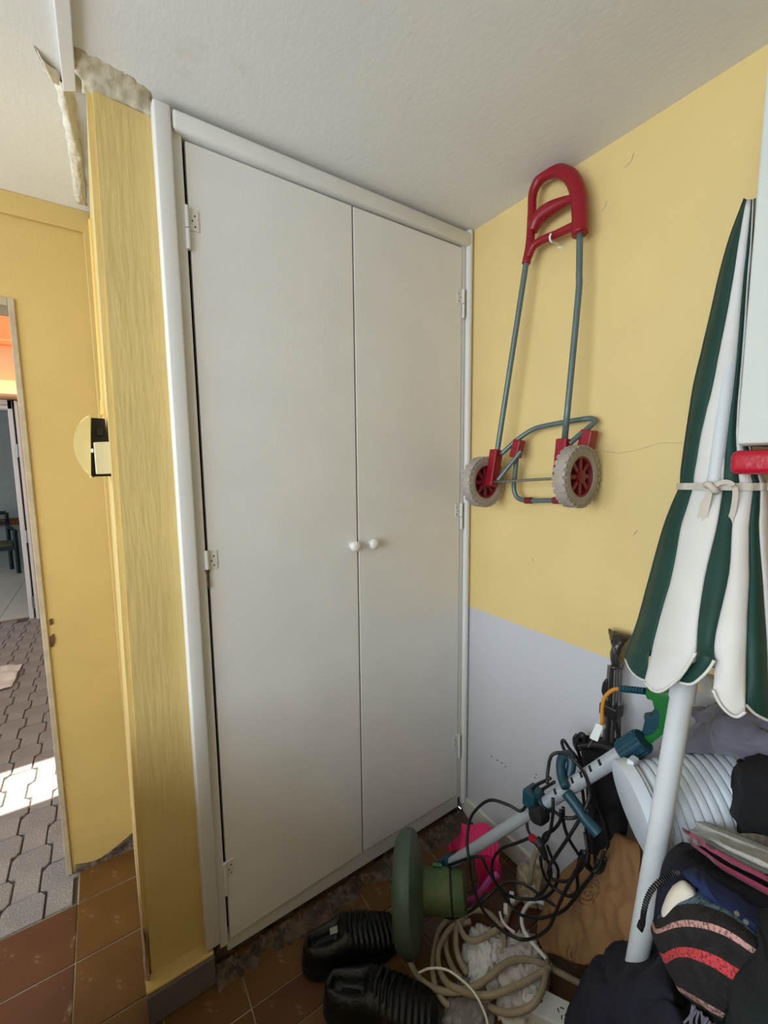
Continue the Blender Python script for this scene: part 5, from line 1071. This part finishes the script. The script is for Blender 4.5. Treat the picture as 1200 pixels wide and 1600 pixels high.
bm = B(); tube(bm, [(-0.06,-0.5118,0.6015),(-0.06,-0.5122,0.6375),(-0.06,-0.5231,0.6555),(-0.06,-0.5315,0.6406),(-0.07,-0.5348,0.6114)], 0.008, 8, smooth=5); obj('handle', bm, m_blackp, bb, smooth=True)
bm = B(); tube(bm, [(-0.09,-0.5325,0.6339),(-0.1,-0.5826,0.6711),(-0.1,-0.6328,0.6897),(-0.08,-0.6628,0.6922)], 0.007, 8, smooth=5); obj('piping', bm, m_blackp, bb, smooth=True)
G = [[(-0.16,-0.6707,0.4871),(-0.175,-0.6987,0.5114),(-0.19,-0.7284,0.531),(-0.2,-0.7648,0.5543)], [(-0.16,-0.6215,0.3734),(-0.18,-0.6641,0.4155),(-0.205,-0.7107,0.4548),(-0.23,-0.7804,0.5124)], [(-0.165,-0.5467,0.2576),(-0.2,-0.6239,0.3375),(-0.225,-0.6964,0.407),(-0.26,-0.7901,0.4871)], [(-0.18,-0.5124,0.1539),(-0.215,-0.5982,0.2425),(-0.25,-0.6901,0.3408),(-0.285,-0.7987,0.4673)], [(-0.19,-0.493,0.0642),(-0.225,-0.5806,0.1491),(-0.265,-0.671,0.2535),(-0.3,-0.8009,0.4382)], [(-0.195,-0.5066,0.0233),(-0.235,-0.5976,0.121),(-0.28,-0.6961,0.2406),(-0.31,-0.8065,0.4189)]]
tag(sheet('paper_bag', G, m_kraft, thick=0.09, amp=0.006, scale=16, nu=18, nv=14, back=(0.75, 0.45, -0.2), facet=0.030, rnd=0.25), 'crumpled brown kraft paper bag with faded print on the floor', 'paper bag')
DA, DB = Vector((-0.255,-0.7698,0.7042)), Vector((-0.085,-0.9125,0.7608))
du = thing('ventilation_duct', 'pale grey corrugated air duct with a flanged end lying behind the umbrella pole', 'duct', DA)
da = (DB-DA); Ld = da.length; da.normalize(); pr = [(0.0, 0.0), (0.0, 0.072)]
nrib = 13
for k in range(nrib):
    t = 0.02+k*(Ld-0.02)/nrib; st = (Ld-0.02)/nrib
    pr += [(t, 0.0805), (t+st*0.2, 0.0832), (t+st*0.5, 0.0842), (t+st*0.82, 0.0835), (t+st*0.93, 0.0795)]
pr += [(Ld, 0.076), (Ld, 0.0)]
bm = B(); lathe(bm, DA, da, pr, 48); obj('corrugated_tube', bm, m_duct, du, smooth='auto')
bm = B(); lathe(bm, DA, da, [(-0.022, 0.0), (-0.022, 0.076), (-0.020, 0.090), (0.0, 0.093), (0.004, 0.093), (0.004, 0.088), (0.012, 0.088), (0.012, 0.078)], 40); fl = obj('flange', bm, m_duct, du, smooth='auto')
u_ = da.orthogonal().normalized(); v_ = da.cross(u_)
for k in range(4):
    a = 2*PI*k/4+0.6; c = DA+da*0.008+(u_*math.cos(a)+v_*math.sin(a))*0.090
    bm = B(); box(bm, -0.012, 0.012, -0.007, 0.007, -0.010, 0.010, Matrix.Translation(c)); obj('clip', bm, m_duct, fl, bevel=0.002)

# ================================================================== PILE OF CLOTHES
def garment(name, G, m, label, cat, **k):
    o = sheet(name, G, m, **k); tag(o, label, cat, None); return o
garment('grey_tshirt', [[(-0.1,-0.7867,0.8764),(-0.1,-0.8206,0.9111),(-0.11,-0.8715,0.9393),(-0.11,-1.0194,0.9946)], [(-0.14,-0.8165,0.8795),(-0.17,-0.854,0.9241),(-0.18,-0.8963,0.9443),(-0.17,-1.0295,0.9796)], [(-0.15,-0.7659,0.8077),(-0.2,-0.85,0.8924),(-0.22,-0.9087,0.9304),(-0.2,-1.0346,0.9704)], [(-0.17,-0.7686,0.7931),(-0.215,-0.872,0.871),(-0.23,-0.9183,0.8965),(-0.22,-1.0405,0.9318)]], m_purple,
        'crumpled purple-grey cotton shirt lying on top of the corrugated duct', 'shirt', thick=0.09, amp=0.016, scale=20, nu=14, nv=12, crease=0.008, seed=3)
garment('black_sweater', [[(-0.22,-0.9268,0.8913),(-0.23,-0.9435,0.918),(-0.24,-1.049,0.9911)], [(-0.24,-0.9144,0.8597),(-0.27,-0.9468,0.8959),(-0.28,-1.056,0.972)], [(-0.25,-0.9222,0.8123),(-0.28,-0.9525,0.8494),(-0.29,-1.0603,0.9327)], [(-0.25,-0.9295,0.7575),(-0.28,-0.9603,0.7963),(-0.28,-1.0641,0.8647)]], m_blackc,
        'black sweater bunched over the right end of the corrugated duct', 'sweater', thick=0.14, amp=0.014, scale=18, nu=10, nv=10, seed=5)
gt_ = garment('folded_towel', [[(-0.24,-0.8524,0.7126),(-0.27,-0.8924,0.7531),(-0.29,-0.9343,0.7761),(-0.31,-1.0653,0.8222)], [(-0.28,-0.8666,0.7358),(-0.31,-0.9063,0.7721),(-0.33,-0.9448,0.793),(-0.35,-1.0701,0.8364)], [(-0.28,-0.869,0.731),(-0.31,-0.9068,0.7626),(-0.33,-0.9456,0.7819),(-0.35,-1.0713,0.8201)]], m_greyc,
        'light grey folded towel on top of the folded pink cloth', 'towel', thick=0.07, amp=0.003, scale=20, nu=10, nv=5, back=(0.6, 0.5, -0.3), rnd=0.4)
sheet('lower_fold', [[(-0.275,-0.8676,0.7245),(-0.305,-0.9057,0.7551),(-0.325,-0.9447,0.7725),(-0.345,-1.0715,0.8081)], [(-0.275,-0.8721,0.7175),(-0.3,-0.9068,0.7407),(-0.32,-0.9443,0.7573),(-0.34,-1.0719,0.7932)]], m_greyc, thick=0.05, amp=0.003, scale=20, parent=gt_, back=(0.6, 0.5, -0.3))
pc_ = garment('folded_pink_cloth', [[(-0.33,-0.884,0.7653),(-0.36,-0.9216,0.7897),(-0.38,-0.9587,0.8033),(-0.4,-1.0775,0.8348)], [(-0.345,-0.892,0.7702),(-0.37,-0.9268,0.787),(-0.39,-0.9617,0.8021),(-0.41,-1.0791,0.8333)]], m_pinkc,
        'folded dusty pink cloth between the grey towel and the navy jacket', 'cloth', thick=0.09, amp=0.002, scale=20, nu=10, nv=6, back=(0.6, 0.5, -0.3), rnd=0.4)
sheet('lower_fold', [[(-0.345,-0.8912,0.7671),(-0.37,-0.9261,0.783),(-0.39,-0.9619,0.798),(-0.41,-1.0793,0.8299)], [(-0.345,-0.8984,0.7583),(-0.37,-0.9292,0.7753),(-0.39,-0.9626,0.7876),(-0.41,-1.0802,0.818)]], m_pinkc, thick=0.05, amp=0.002, scale=20, parent=pc_, back=(0.6, 0.5, -0.3))
garment('white_napkin', [[(-0.22,-0.8081,0.6558),(-0.235,-0.8314,0.678),(-0.25,-0.863,0.7043)], [(-0.225,-0.8149,0.6551),(-0.24,-0.8358,0.6757),(-0.255,-0.865,0.7006)]], m_lining,
        'thin folded white cloth edge between the duct and the navy jacket', 'napkin', thick=0.02, amp=0.002, scale=20)
jk = garment('navy_jacket', [[(-0.36,-0.8592,0.752),(-0.36,-0.8895,0.7595),(-0.36,-0.9309,0.7521),(-0.37,-1.0755,0.8039)], [(-0.42,-0.8638,0.757),(-0.41,-0.895,0.7777),(-0.4,-0.9418,0.7818),(-0.39,-1.0784,0.8035)], [(-0.45,-0.8684,0.7316),(-0.44,-0.8969,0.7571),(-0.42,-0.9452,0.7665),(-0.41,-1.0818,0.7973)], [(-0.465,-0.8711,0.6967),(-0.455,-0.8962,0.7145),(-0.44,-0.9417,0.7324),(-0.43,-1.0857,0.7846)], [(-0.47,-0.8735,0.6754),(-0.46,-0.8995,0.6925),(-0.45,-0.9464,0.7114),(-0.44,-1.0883,0.7686)]], m_navy,
        'dark navy zip jacket draped against the umbrella pole', 'jacket', thick=0.10, amp=0.005, scale=14, nu=10, nv=8, seed=8, back=(0.8, -0.1, -0.3))
zp = [(-0.482,-0.8751,0.6924),(-0.48,-0.8752,0.7108),(-0.473,-0.8758,0.7299),(-0.465,-0.8799,0.7481),(-0.455,-0.8887,0.7659),(-0.448,-0.8987,0.7797),(-0.44,-0.9069,0.7865)]
bm = B(); zc = catmull(zp, 10)
for p0, p1 in zip(zc[::2], zc[1::2]):
    tube(bm, [p0, p1], 0.0042, 6)
obj('zipper', bm, m_teeth, jk, label='dark metal zipper')
bm = B(); tube(bm, [(-0.484,-0.875,0.6937),(-0.484,-0.8727,0.6832),(-0.484,-0.8765,0.6836)], 0.005, 8); obj('zip_pull', bm, m_blackp, jk)
sheet('collar_lining', [[(-0.455,-0.9041,0.7663),(-0.45,-0.9153,0.7823),(-0.445,-0.9298,0.7792)], [(-0.465,-0.9,0.751),(-0.462,-0.9189,0.769),(-0.455,-0.936,0.7762)], [(-0.475,-0.8981,0.7299),(-0.472,-0.9171,0.7475),(-0.465,-0.9366,0.7705)], [(-0.478,-0.9018,0.7187),(-0.475,-0.914,0.7311),(-0.468,-0.9273,0.7505)]], m_lining, thick=0.02, amp=0.003, scale=18, parent=jk)
rb = garment('royal_blue_shirt', [[(-0.43,-0.9024,0.7811),(-0.43,-0.9275,0.7985),(-0.435,-0.9634,0.8018),(-0.45,-1.0862,0.8162)], [(-0.455,-0.9166,0.791),(-0.46,-0.9436,0.812),(-0.465,-0.9756,0.812),(-0.475,-1.0891,0.8255)], [(-0.465,-0.9344,0.794),(-0.475,-0.9565,0.8106),(-0.48,-0.987,0.8133),(-0.49,-1.0912,0.827)], [(-0.465,-0.9373,0.7861),(-0.475,-0.9612,0.7967),(-0.48,-0.9914,0.8),(-0.49,-1.0931,0.8024)]], m_royal,
        'royal blue shirt tucked between the navy jacket and the striped blanket', 'shirt', thick=0.09, amp=0.006, scale=24, nu=10, nv=8, crease=0.004)
bm = B()
for q in [(-0.498,-0.9915,0.8348),(-0.5,-1.0015,0.8338)]:
    lathe(bm, q, (-0.7, -0.6, 0.4), [(0, 0.0032), (0.0015, 0.003), (0.002, 0)], 10)
obj('button', bm, m_skirt, rb)
bl = garment('striped_blanket', [[(-0.47,-0.8901,0.7038),(-0.475,-0.9267,0.7762),(-0.49,-0.9754,0.8205),(-0.5,-1.0273,0.8253)], [(-0.48,-0.8896,0.6896),(-0.5,-0.9348,0.7711),(-0.515,-0.982,0.817),(-0.515,-1.0282,0.8211)], [(-0.485,-0.8908,0.6737),(-0.51,-0.9364,0.7526),(-0.525,-0.9834,0.8007),(-0.525,-1.0242,0.8099)], [(-0.49,-0.9047,0.6605),(-0.515,-0.9379,0.7328),(-0.535,-0.9796,0.781),(-0.535,-1.017,0.7914)], [(-0.49,-0.9162,0.6463),(-0.515,-0.9428,0.7027),(-0.535,-0.9792,0.742),(-0.535,-1.0103,0.7504)], [(-0.49,-0.9252,0.6411),(-0.51,-0.9477,0.6706),(-0.525,-0.9772,0.6978),(-0.525,-1.0003,0.7068)], [(-0.485,-0.9325,0.6279),(-0.5,-0.952,0.6441),(-0.515,-0.9758,0.6654),(-0.515,-0.9967,0.6739)]], m_stripe,
        'dark wool blanket with red and pale pink stripes on the clothes pile', 'blanket', thick=0.12, amp=0.003, scale=16, nu=12, nv=10, rnd=0.2)
bm = B()
for k in range(14):
    a = Vector((-0.535,-0.9795,0.6912))+Vector((0, -0.0025*k+0.016, 0.002*math.sin(k*2)))
    tube(bm, [a, a+Vector((-0.004, 0.004*math.sin(k), -0.018)), a+Vector((-0.002, 0.01*math.sin(k*1.7), -0.038))], 0.0013, 5, smooth=3)
obj('fringe', bm, m_purple, bl, label='grey tasselled fringe')
garment('navy_trousers', [[(-0.4,-0.7703,0.4091),(-0.4,-0.8128,0.4799),(-0.4,-0.8527,0.535),(-0.42,-0.8896,0.5784),(-0.44,-0.9128,0.5771)], [(-0.43,-0.7494,0.3704),(-0.45,-0.8129,0.4742),(-0.46,-0.8706,0.5534),(-0.47,-0.9124,0.6009),(-0.47,-0.9389,0.5962)], [(-0.45,-0.7361,0.3218),(-0.48,-0.8186,0.451),(-0.49,-0.8848,0.544),(-0.5,-0.9313,0.6033),(-0.49,-0.9588,0.603)], [(-0.46,-0.7214,0.2402),(-0.49,-0.8152,0.3914),(-0.505,-0.8914,0.514),(-0.515,-0.9448,0.5874),(-0.5,-0.974,0.6018)], [(-0.46,-0.7107,0.1266),(-0.49,-0.8186,0.3173),(-0.505,-0.8953,0.441),(-0.515,-0.9483,0.5263),(-0.5,-0.9805,0.5575)]], m_navy2,
        'slate navy trousers at the front of the clothes pile, below the white pole', 'trousers', thick=0.26, amp=0.010, crease=0.009, scale=12, nu=10, nv=8, rnd=0.4, seed=2)
garment('dark_green_fleece', [[(-0.55,-1.0368,0.8618),(-0.555,-1.0475,0.8821),(-0.56,-1.1052,0.9477)], [(-0.57,-1.0305,0.8363),(-0.58,-1.0464,0.8657),(-0.585,-1.1089,0.941)], [(-0.575,-1.022,0.7917),(-0.595,-1.0441,0.8356),(-0.6,-1.1121,0.9231)], [(-0.57,-1.0134,0.7322),(-0.6,-1.045,0.8005),(-0.605,-1.1148,0.8964)], [(-0.56,-1.0107,0.6589),(-0.595,-1.0475,0.7453),(-0.6,-1.1178,0.8502)]], m_dgreen,
        'very dark green fleece at the bottom right corner of the pile', 'fleece', thick=0.22, amp=0.01, scale=12, nu=10, nv=8, rnd=0.4)
garment('white_folded_rags', [[(-0.13,-0.8147,0.9846),(-0.15,-0.8355,0.9938),(-0.15,-0.8528,0.993)], [(-0.14,-0.8159,0.9654),(-0.165,-0.8395,0.9755),(-0.165,-0.8588,0.9734)], [(-0.14,-0.8193,0.947),(-0.165,-0.8408,0.9541),(-0.165,-0.8603,0.9499)]], m_greyc,
        'white folded rags behind the umbrella hem above the grey shirt', 'rags', thick=0.04, amp=0.004, scale=30, back=(1, 0.3, -0.2))

# hidden filler lump added under the draped garments to hold up the pile
hp = crumple('added_filler_heap', (-0.20, -1.08, 0.24), 0.19, 0.24, 0.36, m_blackc, 12.0, 0.0, 0.35)
tag(hp, 'hidden black filler lump added inside the clothes pile behind the royal blue shirt', 'added filler')
